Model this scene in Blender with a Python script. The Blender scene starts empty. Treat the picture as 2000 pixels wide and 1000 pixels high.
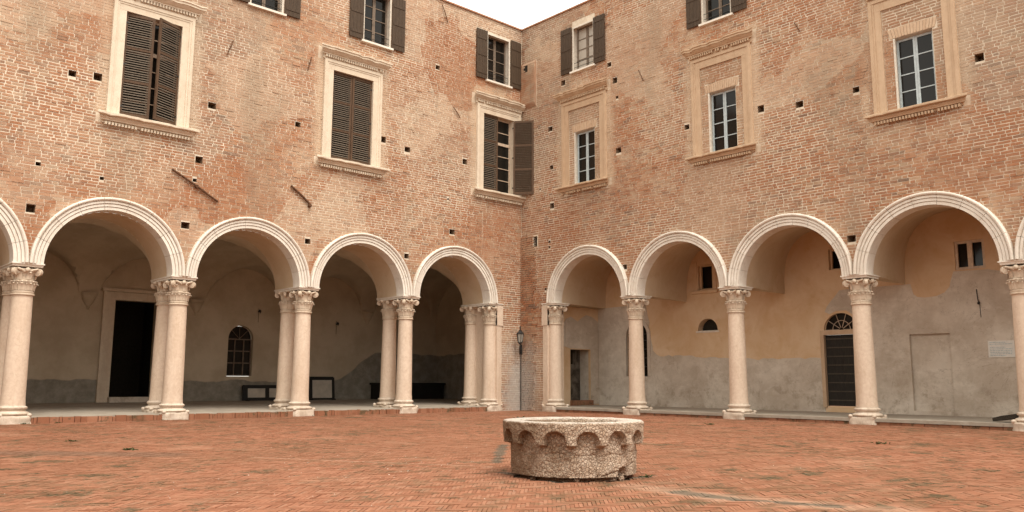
import bpy, bmesh, math, random
from math import sin, cos, pi, sqrt, radians
from mathutils import Vector, Matrix, noise as mnoise
from mathutils.geometry import delaunay_2d_cdt

random.seed(7)
sc = bpy.context.scene
COL = sc.collection

# ------------------------------------------------------------------ camera
CAM = Vector((-19.859, -21.304, 1.0006))
YAW, PIT, ROL, FPX = 0.83173, 0.14823, 0.0043, 1632.6
FW = Vector((cos(YAW)*cos(PIT), sin(YAW)*cos(PIT), sin(PIT)))
RT = Vector((sin(YAW), -cos(YAW), 0))
UP = RT.cross(FW)
R2 = RT*cos(ROL) + UP*sin(ROL)
U2 = -RT*sin(ROL) + UP*cos(ROL)
cd = bpy.data.cameras.new('camera')
cam = bpy.data.objects.new('camera', cd)
COL.objects.link(cam)
cd.sensor_width = 36.0
cd.lens = FPX*36/2000
cd.clip_start = 0.05
cd.clip_end = 2000
m = Matrix((R2, U2, -FW)).transposed().to_4x4()
m.translation = CAM
cam.matrix_world = m
sc.camera = cam

def pix(P):                       # where a point falls in the 2000 x 1000 picture (only to pick the bricks that show largest)
    d = Vector(P) - CAM
    w = d.dot(FW)
    if w <= 0.1:
        return None
    return 1000 + FPX*d.dot(R2)/w, 500 - FPX*d.dot(U2)/w, w

# ------------------------------------------------------------------ sky, sun, exposure
SUN_EL, SUN_AZ = radians(58), radians(-98)     # azimuth of the sun measured from +x, anticlockwise
w = bpy.data.worlds.new('World')
sc.world = w
w.use_nodes = True
nt = w.node_tree
nt.nodes.clear()
sky = nt.nodes.new('ShaderNodeTexSky')
sky.sky_type = 'NISHITA'
sky.sun_disc = False
sky.sun_elevation = SUN_EL
sky.sun_rotation = pi/2 - SUN_AZ
sky.air_density = 1.0
sky.dust_density = 3.0
mx = nt.nodes.new('ShaderNodeMix')              # a closed, pale cloud deck over the clear sky
mx.data_type = 'RGBA'
mx.inputs[0].default_value = 0.86
mx.inputs[7].default_value = (9.4, 9.2, 8.3, 1)
nt.links.new(sky.outputs[0], mx.inputs[6])
bg = nt.nodes.new('ShaderNodeBackground')
bg.inputs[1].default_value = 0.1
nt.links.new(mx.outputs[2], bg.inputs[0])
wo = nt.nodes.new('ShaderNodeOutputWorld')
nt.links.new(bg.outputs[0], wo.inputs[0])

sl = bpy.data.lights.new('sun', 'SUN')
sl.energy = 1.3
sl.angle = radians(28)
sl.color = (1.0, 0.95, 0.87)
sun = bpy.data.objects.new('sun', sl)
COL.objects.link(sun)
sd = Vector((cos(SUN_EL)*cos(SUN_AZ), cos(SUN_EL)*sin(SUN_AZ), sin(SUN_EL)))
sun.rotation_euler = sd.to_track_quat('Z', 'Y').to_euler()
sun.location = (-10, -14, 20)

sc.view_settings.view_transform = 'Standard'
sc.view_settings.look = 'None'
sc.view_settings.gamma = 1
sc.view_settings.use_curve_mapping = False
sc.view_settings.exposure = 1.22
sc.cycles.diffuse_bounces = 4
sc.cycles.max_bounces = 8

# ------------------------------------------------------------------ node helper
class NT:
    def __init__(self, name):
        self.m = bpy.data.materials.new(name)
        self.m.use_nodes = True
        self.t = self.m.node_tree
        self.b = self.t.nodes['Principled BSDF']
        self.b.inputs['Roughness'].default_value = 0.9
        self.b.inputs['Specular IOR Level'].default_value = 0.2
        self._p = None
    def n(self, ty, **kw):
        o = self.t.nodes.new('ShaderNode' + ty)
        for k, v in kw.items():
            setattr(o, k, v)
        return o
    def put(self, sock, v):
        if isinstance(v, bpy.types.NodeSocket):
            self.t.links.new(v, sock)
        elif isinstance(v, (tuple, list)) and len(v) == 3 and sock.type == 'RGBA':
            sock.default_value = (*v, 1)
        else:
            sock.default_value = v
    def pos(self):
        if self._p is None:
            self._p = self.n('NewGeometry').outputs['Position']
        return self._p
    def xyz(self):
        s = self.n('SeparateXYZ')
        self.put(s.inputs[0], self.pos())
        return s.outputs
    def scaled(self, v):
        a = self.n('VectorMath', operation='MULTIPLY')
        self.put(a.inputs[0], self.pos())
        a.inputs[1].default_value = v
        return a.outputs[0]
    def noise(self, scale, detail=4, rough=.6, vec=None, dist=0):
        o = self.n('TexNoise')
        self.put(o.inputs['Vector'], vec or self.pos())
        o.inputs['Scale'].default_value = scale
        o.inputs['Detail'].default_value = detail
        o.inputs['Roughness'].default_value = rough
        o.inputs['Distortion'].default_value = dist
        return o.outputs[0]
    def voro(self, scale, feature='F1', vec=None):
        o = self.n('TexVoronoi', feature=feature)
        self.put(o.inputs['Vector'], vec or self.pos())
        o.inputs['Scale'].default_value = scale
        return o.outputs[0]
    def ramp(self, fac, pts, interp='LINEAR'):
        o = self.n('ValToRGB')
        self.put(o.inputs[0], fac)
        e = o.color_ramp
        e.interpolation = interp
        while len(e.elements) < len(pts):
            e.elements.new(0.5)
        for el, (p, c) in zip(e.elements, pts):
            el.position = p
            el.color = (c, c, c, 1) if not isinstance(c, (tuple, list)) else (*c, 1)
        return o.outputs[0]
    def rng(self, v, a, b, c=0., d=1.):
        o = self.n('MapRange')
        o.interpolation_type = 'SMOOTHSTEP'
        self.put(o.inputs[0], v)
        for i, q in enumerate((a, b, c, d)):
            o.inputs[i+1].default_value = q
        return o.outputs[0]
    def mix(self, fac, a, b, blend='MIX'):
        o = self.n('Mix', data_type='RGBA', blend_type=blend)
        self.put(o.inputs[0], fac)
        self.put(o.inputs[6], a)
        self.put(o.inputs[7], b)
        return o.outputs[2]
    def math(self, op, a, b=0.0, c=0.0):
        o = self.n('Math', operation=op)
        self.put(o.inputs[0], a)
        self.put(o.inputs[1], b)
        if op == 'MULTIPLY_ADD':
            self.put(o.inputs[2], c)
        return o.outputs[0]
    def attr(self, name):
        return self.n('Attribute', attribute_name=name).outputs['Fac']
    def bump(self, h, strength=.4, dist=.01):
        o = self.n('Bump')
        o.inputs['Strength'].default_value = strength
        o.inputs['Distance'].default_value = dist
        self.put(o.inputs['Height'], h)
        self.put(self.b.inputs['Normal'], o.outputs[0])
    def done(self, col, rough=None, spec=None):
        self.put(self.b.inputs['Base Color'], col)
        if rough is not None:
            self.put(self.b.inputs['Roughness'], rough)
        if spec is not None:
            self.put(self.b.inputs['Specular IOR Level'], spec)
        return self.m

M = {}

def wall_wash(t):
    """old limewash and lime-mortar smears left on the brickwork: 0 bare, 1 covered"""
    a = t.noise(0.42, 5, .62)
    b = t.noise(2.6, 5, .65)
    f = t.math('MULTIPLY_ADD', b, 0.55, t.math('MULTIPLY', a, 0.75))
    k = t.rng(f, 0.58, 0.84, 0.0, 0.60)
    # smooth bands of plaster made good beside the first-floor window frames
    x, y, z = t.xyz()
    zm = t.math('MULTIPLY', t.rng(z, 7.0, 7.25), t.rng(z, 10.75, 11.1, 1, 0))
    jit = t.math('MULTIPLY', t.math('SUBTRACT', t.noise(2.3, 5, .65), .5), .55)
    for ax, other, cs in ((x, y, (-12.93, -7.02, -1.12)), (y, x, (-3.06, -8.38, -13.70))):
        on = t.math('GREATER_THAN', other, -.06)
        for c in cs:
            ds = t.math('ADD', t.math('ABSOLUTE', t.math('SUBTRACT', ax, c)), jit)
            q = t.math('MULTIPLY', t.rng(ds, 1.12, 1.42, .85, 0), t.rng(ds, .70, .85))
            k = t.math('MAXIMUM', k, t.math('MULTIPLY', t.math('MULTIPLY', q, on), zm))
    return k

def patches(t, c, amt):
    """areas of rebuilding in slightly different brick, and rain streaks"""
    v = t.n('TexVoronoi', feature='F1')
    wv = t.n('VectorMath', operation='ADD')
    nz = t.n('TexNoise')
    t.put(nz.inputs['Vector'], t.pos())
    nz.inputs['Scale'].default_value = 1.5
    t.put(wv.inputs[0], t.scaled((.42, .42, .55)))
    sc_ = t.n('VectorMath', operation='SCALE')
    t.put(sc_.inputs[0], nz.outputs[1])
    sc_.inputs['Scale'].default_value = .45
    t.put(wv.inputs[1], sc_.outputs[0])
    t.put(v.inputs['Vector'], wv.outputs[0])
    v.inputs['Scale'].default_value = 1.0
    sp = t.n('SeparateXYZ')
    t.put(sp.inputs[0], v.outputs['Color'])
    c = t.mix(t.rng(sp.outputs[0], .55, 1.0, 0, amt), c, (.30, .125, .06))
    c = t.mix(t.rng(sp.outputs[1], .6, 1.0, 0, amt), c, (.55, .42, .30))
    c = t.mix(t.rng(sp.outputs[2], .75, 1.0, 0, amt*.8), c, (.27, .22, .17))
    st = t.noise(1.0, 5, .7, vec=t.scaled((4.5, 4.5, .35)))
    c = t.mix(t.rng(st, .57, .74, 0, .42), c, (.25, .18, .12))
    st2 = t.noise(1.0, 5, .7, vec=t.scaled((3.1, 3.1, .28)))
    return t.mix(t.rng(st2, .60, .76, 0, .45), c, (.62, .49, .37))

def salts(t):
    """grey-white salt bloom low down in the corner of the two wings"""
    x, y, z = t.xyz()
    dx = t.math('MULTIPLY', x, x)
    dy = t.math('MULTIPLY', y, y)
    r = t.math('SQRT', t.math('ADD', dx, dy))
    n = t.noise(1.3, 5, .65)
    a = t.rng(t.math('MULTIPLY_ADD', n, 1.5, r), 1.0, 1.9, 1, 0)
    c = t.rng(t.math('MULTIPLY_ADD', n, 2.4, z), 2.4, 4.0, 1, 0)
    return t.math('MULTIPLY', t.math('MULTIPLY', a, c), .75)

def m_brick():
    t = NT('brick')
    r = t.attr('rnd')
    c = t.ramp(r, [(0, (.17, .115, .08)), (.10, (.26, .135, .08)), (.30, (.325, .140, .068)), (.55, (.375, .165, .080)),
                   (.75, (.405, .22, .12)), (.87, (.33, .24, .16)), (.93, (.39, .215, .12)), (1, (.46, .33, .22))])
    tone = t.noise(.8, 4, .6)
    c = t.mix(t.rng(tone, .35, .68, 0, .5), c, (.34, .14, .066))
    c = t.mix(t.rng(t.noise(14, 5, .7), .35, .75, 0, .55), c, (.30, .15, .09))
    c = t.mix(wall_wash(t), c, (.52, .375, .255))
    c = t.mix(t.rng(t.noise(30, 4, .7), .55, .8, 0, .7), c, (.62, .49, .38))
    c = patches(t, c, .42)
    c = t.mix(salts(t), c, (.46, .42, .37))
    g = t.math('MULTIPLY', t.rng(t.noise(.55, 4, .6, vec=t.scaled((1, 1, .35))), .52, .72, 0, .5), 1)
    c = t.mix(g, c, (.30, .225, .155))
    t.bump(t.noise(60, 5, .75), .6, .008)
    return t.done(c, .93)

def m_mortar():
    t = NT('mortar')
    c = t.mix(t.rng(t.noise(6, 5, .65), .3, .7), (.57, .465, .35), (.73, .635, .505))
    c = t.mix(t.math('MULTIPLY', wall_wash(t), .65), c, (.60, .47, .345))
    c = patches(t, c, .12)
    c = t.mix(salts(t), c, (.50, .46, .41))
    c = t.mix(t.rng(t.noise(.55, 4, .6, vec=t.scaled((1, 1, .35))), .52, .72, 0, .5), c, (.34, .26, .18))
    t.bump(t.noise(45, 5, .7), .7, .01)
    return t.done(c, .95)

def m_stone(name, a, b, c3, stain=.4, scale=5., pit=60):
    t = NT(name)
    c = t.mix(t.rng(t.noise(scale, 6, .65), .3, .7), a, b)
    c = t.mix(t.rng(t.noise(1.7, 5, .7, vec=t.scaled((1.6, 1.6, .5))), .45, .75, 0, stain), c, c3)
    c = t.mix(t.rng(t.noise(pit, 3, .7), .58, .75, 0, .35), c, c3)
    c = t.mix(.20, c, t.ramp(t.attr('rnd'), [(0, c3), (1, a)]))
    oi = t.n('ObjectInfo').outputs['Random']
    c = t.mix(t.math('MULTIPLY', oi, .22), c, b)
    vein = t.math('ABSOLUTE', t.math('SUBTRACT', t.noise(2.1, 6, .6, vec=t.scaled((1.5, 1.5, .7)), dist=1.2), .5))
    c = t.mix(t.rng(vein, .0, .012, .45, 0), c, c3)
    dark_mottle = t.noise(1.0, 5, .7, vec=t.scaled((9, 9, .8)))
    c = t.mix(t.rng(dark_mottle, .55, .75, 0, .35), c, c3)
    t.bump(t.noise(pit, 5, .7), .35, .006)
    return t.done(c, .75, .3)

def m_plain(name, col, rough=.8, spec=.3, var=.25, scale=12, metal=0, bump=.2):
    t = NT(name)
    d = tuple(v*(1-var) for v in col)
    l = tuple(min(1, v*(1+var)) for v in col)
    c = t.mix(t.rng(t.noise(scale, 5, .65), .3, .7), d, l)
    t.b.inputs['Metallic'].default_value = metal
    if bump:
        t.bump(t.noise(scale*5, 4, .6), bump, .004)
    return t.done(c, rough, spec)

def m_plaster(name, a, b, blot, s=1.1, fb=.6):
    t = NT(name)
    c = t.mix(t.rng(t.noise(s, 6, .62, dist=.6), .35, .68), a, b)
    c = t.mix(t.rng(t.noise(s*2.7, 6, .7), .52, .75, 0, fb), c, blot)
    c = t.mix(t.rng(t.noise(9, 5, .7), .5, .8, 0, .25), c, blot)
    t.bump(t.math('ADD', t.noise(7, 5, .6), t.math('MULTIPLY', t.noise(50, 4, .6), .3)), .35, .02)
    return t.done(c, .93)

def m_render():
    t = NT('grey_cement_render')
    x, y, z = t.xyz()
    c = t.mix(t.rng(t.noise(.9, 7, .66, dist=.15), .36, .66), (.47, .39, .31), (.62, .545, .455))
    c = t.mix(t.rng(t.noise(1.9, 6, .7, vec=t.scaled((1, 1, 2.0)), dist=.1), .50, .72, 0, .5), c, (.70, .63, .54))
    c = t.mix(t.rng(t.noise(2.3, 7, .75), .52, .74, 0, .6), c, (.36, .285, .21))
    c = t.mix(t.math('MULTIPLY', t.rng(z, .5, 1.6, 1, 0), t.rng(t.noise(3.2, 6, .7), .5, .66, 0, .7)), c, (.34, .27, .20))
    cr = t.math('ABSOLUTE', t.math('SUBTRACT', t.noise(.9, 6, .62, dist=1.5), .5))
    c = t.mix(t.rng(cr, .0, .004, .6, 0), c, (.26, .20, .15))
    t.bump(t.math('ADD', t.noise(5, 6, .65), t.math('MULTIPLY', t.noise(50, 4, .6), .3)), .45, .03)
    return t.done(c, .93)

def m_wood(name, a, b, stretch=(18, 18, 1.2)):
    t = NT(name)
    g = t.noise(3, 6, .7, vec=t.scaled(stretch))
    c = t.mix(t.rng(g, .3, .7), a, b)
    t.bump(g, .3, .004)
    return t.done(c, .7, .25)

def seg_dist(t, a, b, warp=.0):
    """distance in plan from the segment a-b"""
    x, y, z = t.xyz()
    ax, ay = a
    bx, by = b
    dx, dy = bx-ax, by-ay
    L2 = dx*dx+dy*dy
    px = t.math('SUBTRACT', x, ax)
    py = t.math('SUBTRACT', y, ay)
    h = t.math('DIVIDE', t.math('ADD', t.math('MULTIPLY', px, dx), t.math('MULTIPLY', py, dy)), L2)
    h = t.math('MINIMUM', t.math('MAXIMUM', h, 0.0), 1.0)
    ex = t.math('SUBTRACT', px, t.math('MULTIPLY', h, dx))
    ey = t.math('SUBTRACT', py, t.math('MULTIPLY', h, dy))
    r = t.math('SQRT', t.math('ADD', t.math('MULTIPLY', ex, ex), t.math('MULTIPLY', ey, ey)))
    if warp:
        r = t.math('ADD', r, t.math('MULTIPLY', t.math('SUBTRACT', t.noise(2.2, 5, .7), .5), warp))
    return r

def court_dirt_shadow(t, c, joint=False):
    moss = t.rng(t.noise(.38, 5, .65), .42, .62)
    fleck = t.rng(t.noise(3.2, 6, .75), .44, .62)
    mm = t.math('MULTIPLY', moss, fleck)
    c = t.mix(t.math('MULTIPLY', mm, .75 if joint else .62), c, (.10, .075, .035))
    c = t.mix(t.math('MULTIPLY', t.rng(t.noise(6, 5, .75), .57, .68), .8), c, (.10, .075, .045))
    c = t.mix(t.rng(t.noise(.23, 4, .6), .40, .66, 0, .55), c, (.23, .10, .052))
    fl2 = t.math('MULTIPLY', t.rng(t.noise(1.5, 9, .82), .525, .59), t.rng(t.noise(.30, 4, .6), .34, .56))
    c = t.mix(t.math('MULTIPLY', fl2, .82), c, (.075, .062, .03))
    # dust and wear
    c = t.mix(t.rng(t.noise(.7, 5, .6), .52, .76, 0, .4), c, (.45, .26, .165))
    # silted gutter line from the well, with a black crack in it
    for a, b, wid in (((-13.46, -16.03), (-13.5, -17.0), .30), ((-13.5, -17.0), (-13.05, -18.4), .34), ((-14.9, -10.9), (-13.25, -13.7), .05)):
        c = t.mix(t.rng(seg_dist(t, a, b, .45 if wid > .1 else .10), wid*.2, wid, .38, 0), c, (.45, .295, .20))
    for a, b, wid in (((-13.5, -16.6), (-13.5, -17.2), .15), ((-13.5, -17.2), (-13.2, -17.9), .10), ((-10.9, -11.3), (-12.9, -13.4), .10), ((-13.62, -14.3), (-13.72, -15.3), .13), ((-13.72, -15.3), (-12.75, -15.62), .11),  # last two segments paint the contact shadow round the well foot
                      ((-17.2, -8.1), (-15.6, -9.8), .5)):
        c = t.mix(t.rng(seg_dist(t, a, b, .30), wid*.3, wid, .8 if wid < .3 else .4, 0), c, (.10, .085, .06))
    return c

def m_pave():
    t = NT('paving_brick')
    r = t.attr('rnd')
    c = t.ramp(r, [(0, (.235, .093, .049)), (.3, (.28, .112, .060)), (.6, (.31, .128, .070)), (.85, (.34, .152, .088)), (1, (.30, .147, .088))])
    c = t.mix(t.rng(t.noise(20, 5, .7), .4, .75, 0, .4), c, (.30, .14, .078))
    c = court_dirt_shadow(t, c)
    t.bump(t.noise(70, 5, .7), .5, .006)
    return t.done(c, .88, .25)

def m_joint():
    t = NT('paving_joint')
    c = t.mix(t.rng(t.noise(5, 5, .65), .3, .7), (.24, .103, .057), (.33, .15, .087))
    c = court_dirt_shadow(t, c, True)
    t.bump(t.noise(40, 5, .7), .6, .01)
    return t.done(c, .95)

def m_loggia():
    t = NT('loggia_plaster')
    x, y, z = t.xyz()
    c = t.mix(t.rng(t.noise(.9, 6, .62), .35, .68), (.45, .36, .255), (.56, .465, .345))
    c = t.mix(t.rng(t.noise(3, 6, .7), .55, .75, 0, .4), c, (.38, .285, .19))
    # grey cement skirting, ragged along its top, tone reaching higher by the far corner
    lim = t.rng(x, -2.6, -0.6, .0, 1.15)
    zz = t.math('SUBTRACT', t.math('MULTIPLY_ADD', t.math('SUBTRACT', t.noise(1.1, 3, .5), .5), .35, z), lim)
    k = t.rng(zz, .93, .98, 1, 0)
    c = t.mix(k, c, t.mix(t.rng(t.noise(2.5, 5, .7), .35, .7), (.22, .195, .155), (.34, .305, .25)))
    t.bump(t.noise(9, 5, .65), .35, .02)
    return t.done(c, .93)

def m_well():
    t = NT('well_marble')
    x, y, z = t.xyz()
    wp = t.n('VectorMath', operation='ADD')
    nz = t.n('TexNoise')
    t.put(nz.inputs['Vector'], t.pos())
    nz.inputs['Scale'].default_value = 9
    sc_ = t.n('VectorMath', operation='SCALE')
    t.put(sc_.inputs[0], nz.outputs[1])
    sc_.inputs['Scale'].default_value = .05
    t.put(wp.inputs[0], t.pos())
    t.put(wp.inputs[1], sc_.outputs[0])
    v = wp.outputs[0]
    cr = t.math('ADD', t.voro(34, 'DISTANCE_TO_EDGE', v), t.math('MULTIPLY', t.noise(22, 4, .7), .16))
    c = t.mix(t.rng(t.noise(13, 5, .7), .3, .7), (.46, .325, .225), (.62, .49, .375))
    c = t.mix(t.rng(cr, .06, .15, .42, 0), c, (.17, .095, .052))
    # grime: brown stain on the drum, with its shaded left side painted in
    side = t.math('ADD', t.math('MULTIPLY', x, -.68), t.math('MULTIPLY', y, .73))     # grows to the left of the view
    st = t.math('ADD', t.math('MULTIPLY', t.math('SUBTRACT', side, -1.96), .50), t.math('MULTIPLY', t.noise(2.4, 5, .7), 1.0))
    c = t.mix(t.rng(st, .36, .80, 0, .82), c, (.17, .095, .045))
    c = t.mix(t.rng(t.noise(30, 4, .7), .55, .75, 0, .4), c, (.30, .19, .12))
    c = t.mix(t.rng(t.noise(1.0, 5, .7, vec=t.scaled((7, 7, 1.2))), .5, .72, 0, .5), c, (.23, .14, .08))
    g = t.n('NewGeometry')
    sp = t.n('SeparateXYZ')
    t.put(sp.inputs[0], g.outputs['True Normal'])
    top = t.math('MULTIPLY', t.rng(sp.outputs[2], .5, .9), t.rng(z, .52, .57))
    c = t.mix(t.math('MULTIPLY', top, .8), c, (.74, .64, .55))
    h = t.math('ADD', t.math('MULTIPLY', t.rng(cr, .05, .24), 1.0), t.noise(35, 6, .75))
    t.bump(h, .9, .016)
    return t.done(c, .85, .25)

def m_glass(name, col, rough=.10):
    t = NT(name)
    t.bump(t.noise(2.0, 2, .5), .08, .02)
    return t.done(col, rough, .22)

M['brick'] = m_brick()
M['mortar'] = m_mortar()
M['arch'] = m_stone('white_stone', (.80, .745, .66), (.70, .63, .54), (.52, .42, .32), .4)
M['column'] = m_stone('pink_column_marble', (.71, .58, .455), (.62, .475, .36), (.46, .32, .21), .55, 14, 45)
M['capital'] = m_stone('carved_capital_stone', (.69, .58, .455), (.59, .475, .36), (.38, .265, .17), .5, 9, 40)
M['base'] = m_stone('worn_base_stone', (.72, .615, .505), (.57, .46, .355), (.30, .21, .135), .85, 6, 24)
M['hole_dirt'] = m_plain('dusty_hole_brick', (.27, .18, .115), .95, .1, .35, 20)
M['pale_brick'] = m_stone('pale_lintel_brick', (.58, .43, .30), (.50, .345, .225), (.40, .24, .14), .4, 12)
M['frame_pale'] = m_stone('pale_window_stone', (.70, .595, .465), (.61, .505, .385), (.46, .335, .225), .45)
M['frame_peach'] = m_stone('peach_window_stone', (.56, .40, .265), (.49, .34, .22), (.38, .24, .14), .45)
M['plaster_reveal'] = m_plain('pale_reveal_plaster', (.63, .56, .47), .9, .2, .12)
M['shutter'] = m_wood('weathered_shutter_wood', (.085, .062, .043), (.17, .13, .095))
M['shutter_rail'] = m_wood('shutter_rail_wood', (.06, .033, .018), (.12, .068, .038))
M['shutter_flat'] = m_wood('dark_board_shutter', (.042, .026, .015), (.082, .052, .031))
M['sash_blue'] = m_plain('blue_grey_sash_paint', (.43, .48, .49), .6, .3, .12)
M['sash_tan'] = m_plain('tan_sash_wood', (.46, .345, .25), .7, .3, .2)
M['sash_pale'] = m_plain('pale_window_wood', (.60, .48, .36), .7, .3, .15)
M['sash_brown'] = m_plain('brown_sash_wood', (.17, .125, .09), .7, .3, .2)
M['glass'] = m_glass('dark_window_glass', (.012, .010, .008))
M['glass_pale'] = m_glass('sky_painted_glass', (.42, .37, .31), .3)  # whitish sky reflection painted into the pane colour
M['ochre'] = m_plaster('ochre_plaster', (.61, .415, .245), (.68, .505, .335), (.54, .335, .175))
M['render'] = m_render()
M['dark_mottle'] = m_plaster('dark_plaster', (.055, .045, .035), (.20, .17, .135), (.10, .08, .06), 2.2, .8)  # dark mottled tone for the back panel of the end doorway
M['vault'] = m_plaster('vault_plaster', (.52, .385, .25), (.58, .45, .315), (.45, .30, .18), .8, .5)
M['loggia'] = m_loggia()
M['door_dark'] = m_wood('black_door_wood', (.012, .010, .008), (.03, .024, .018))
M['door_slat'] = m_wood('dark_door_batten', (.045, .035, .025), (.075, .058, .042))
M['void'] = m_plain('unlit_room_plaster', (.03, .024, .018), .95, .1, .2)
M['iron'] = m_plain('black_iron', (.03, .028, .026), .55, .4, .3, 30, .3)
M['rust'] = m_plain('rusty_tie_bar', (.115, .055, .028), .8, .2, .4, 20)
M['pave'] = m_pave()
M['joint'] = m_joint()
M['floor'] = m_plaster('worn_stone_floor', (.31, .26, .205), (.39, .335, .27), (.24, .19, .14), 1.6, .5)
M['well'] = m_well()
M['panel_black'] = m_plain('black_panel_frame', (.016, .014, .012), .6, .3, .2)
M['panel_pale'] = m_plain('pale_display_sheet', (.52, .46, .38), .8, .2, .12, 4)
M['paper'] = m_plain('white_notice_board', (.66, .63, .57), .6, .3, .06)
M['ink'] = m_plain('blue_grey_print', (.30, .39, .42), .7, .2, .2)
M['lamp_glass'] = m_glass('lantern_glass', (.30, .28, .24), .15)
M['timber'] = m_wood('blackened_timber', (.02, .016, .012), (.06, .045, .032), (2, 18, 18))
M['weed'] = m_plain('weed_leaf', (.055, .075, .025), .8, .2, .4, 30)
M['pebble'] = m_plain('pale_grit', (.55, .46, .38), .9, .2, .3, 30)
M['tile'] = m_plain('clay_roof_tile', (.34, .17, .10), .9, .2, .3)

# ------------------------------------------------------------------ mesh helper
class Fr:                                        # a wall's own axes: s along it, d into the building, z up
    def __init__(self, k): self.k = k
    def __call__(self, s, d, z): return (s, d, z) if self.k == 'L' else (d, s, z)
FL, FR, FWLD = Fr('L'), Fr('R'), Fr('L')

class MB:
    def __init__(self): self.v, self.f, self.a = [], [], []
    def add(self, vs, fs, rnd=None):
        n = len(self.v)
        self.v += vs
        self.f += [tuple(i+n for i in f) for f in fs]
        self.a += [random.random() if rnd is None else rnd]*len(fs)
        return self
    def hexa(self, p, back=True, rnd=None):      # p: 8 points, 0-3 front loop, 4-7 back loop
        fs = [(0, 1, 2, 3), (0, 4, 5, 1), (1, 5, 6, 2), (2, 6, 7, 3), (3, 7, 4, 0)]
        if back: fs.append((7, 6, 5, 4))
        return self.add(p, fs, rnd)
    def box(self, fr, s0, s1, d0, d1, z0, z1, rnd=None):
        return self.hexa([fr(s0, d0, z0), fr(s1, d0, z0), fr(s1, d0, z1), fr(s0, d0, z1),
                          fr(s0, d1, z0), fr(s1, d1, z0), fr(s1, d1, z1), fr(s0, d1, z1)], True, rnd)
    def prof(self, fr, s0, s1, pts, caps=True, rnd=None):   # polygon in (d,z) swept along s
        n = len(pts)
        vs = [fr(s0, d, z) for d, z in pts] + [fr(s1, d, z) for d, z in pts]
        fs = [(i, (i+1) % n, n+(i+1) % n, n+i) for i in range(n)]
        if caps: fs += [tuple(range(n)), tuple(range(2*n-1, n-1, -1))]
        return self.add(vs, fs, rnd)
    def lathe(self, pts, n=24, c=(0, 0, 0), cap=True, rnd=None):
        vs, fs = [], []
        for r, z in pts:
            vs += [(c[0]+r*cos(2*pi*i/n), c[1]+r*sin(2*pi*i/n), c[2]+z) for i in range(n)]
        for k in range(len(pts)-1):
            for i in range(n):
                j = (i+1) % n
                fs.append((k*n+i, k*n+j, (k+1)*n+j, (k+1)*n+i))
        if cap: fs += [tuple(range(n-1, -1, -1)), tuple(range((len(pts)-1)*n, len(pts)*n))]
        return self.add(vs, fs, rnd)
    def tube(self, P, r, n=8, rnd=None):
        P = [Vector(p) for p in P]
        rs = r if isinstance(r, (list, tuple)) else [r]*len(P)
        vs, fs = [], []
        for k, p in enumerate(P):
            t = (P[min(k+1, len(P)-1)] - P[max(k-1, 0)]).normalized()
            a = t.cross(Vector((0, 0, 1)) if abs(t.z) < .9 else Vector((1, 0, 0))).normalized()
            b = t.cross(a)
            vs += [tuple(p + a*rs[k]*cos(2*pi*i/n) + b*rs[k]*sin(2*pi*i/n)) for i in range(n)]
        for k in range(len(P)-1):
            for i in range(n):
                j = (i+1) % n
                fs.append((k*n+i, k*n+j, (k+1)*n+j, (k+1)*n+i))
        fs += [tuple(range(n-1, -1, -1)), tuple(range((len(P)-1)*n, len(P)*n))]
        return self.add(vs, fs, rnd)
    def ball(self, c, r, n=8, k=5, sz=1.):
        pts = [(max(r*sin(pi*i/k), r*.02), -r*cos(pi*i/k)*sz) for i in range(k+1)]
        return self.lathe(pts, n, c, True)
    def mesh(self, name, mat, smooth=None):
        me = bpy.data.meshes.new(name)
        me.from_pydata(self.v, [], self.f)
        me.materials.append(M[mat])
        at = me.attributes.new('rnd', 'FLOAT', 'FACE')
        at.data.foreach_set('value', self.a)
        bm = bmesh.new()
        bm.from_mesh(me)
        bmesh.ops.recalc_face_normals(bm, faces=bm.faces)
        if smooth is not None:
            for f in bm.faces: f.smooth = True
            for e in bm.edges:
                e.smooth = len(e.link_faces) == 2 and e.calc_face_angle(0) < radians(smooth)
        bm.to_mesh(me)
        bm.free()
        return me
    def build(self, name, mat, parent=None, smooth=None):
        return link(name, self.mesh(name, mat, smooth), parent)

def wmat(o): return Matrix.LocRotScale(o.location, o.rotation_euler, o.scale)
def link(name, data, parent=None, loc=(0, 0, 0), rz=0):
    o = bpy.data.objects.new(name, data)
    COL.objects.link(o)
    o.location = loc
    o.rotation_euler = (0, 0, rz)
    if parent is not None: adopt(o, parent)
    return o
def adopt(o, p):
    o.parent = p
    o.matrix_parent_inverse = wmat(p).inverted()
def thing(name, loc, label, cat, group=None):
    o = link(name, None, None, loc)
    o.empty_display_size = .3
    return tag(o, label, cat, group)
def tag(o, label=None, cat=None, group=None, kind=None):
    for k, v in (('label', label), ('category', cat), ('group', group), ('kind', kind)):
        if v: o[k] = v
    return o

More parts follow.
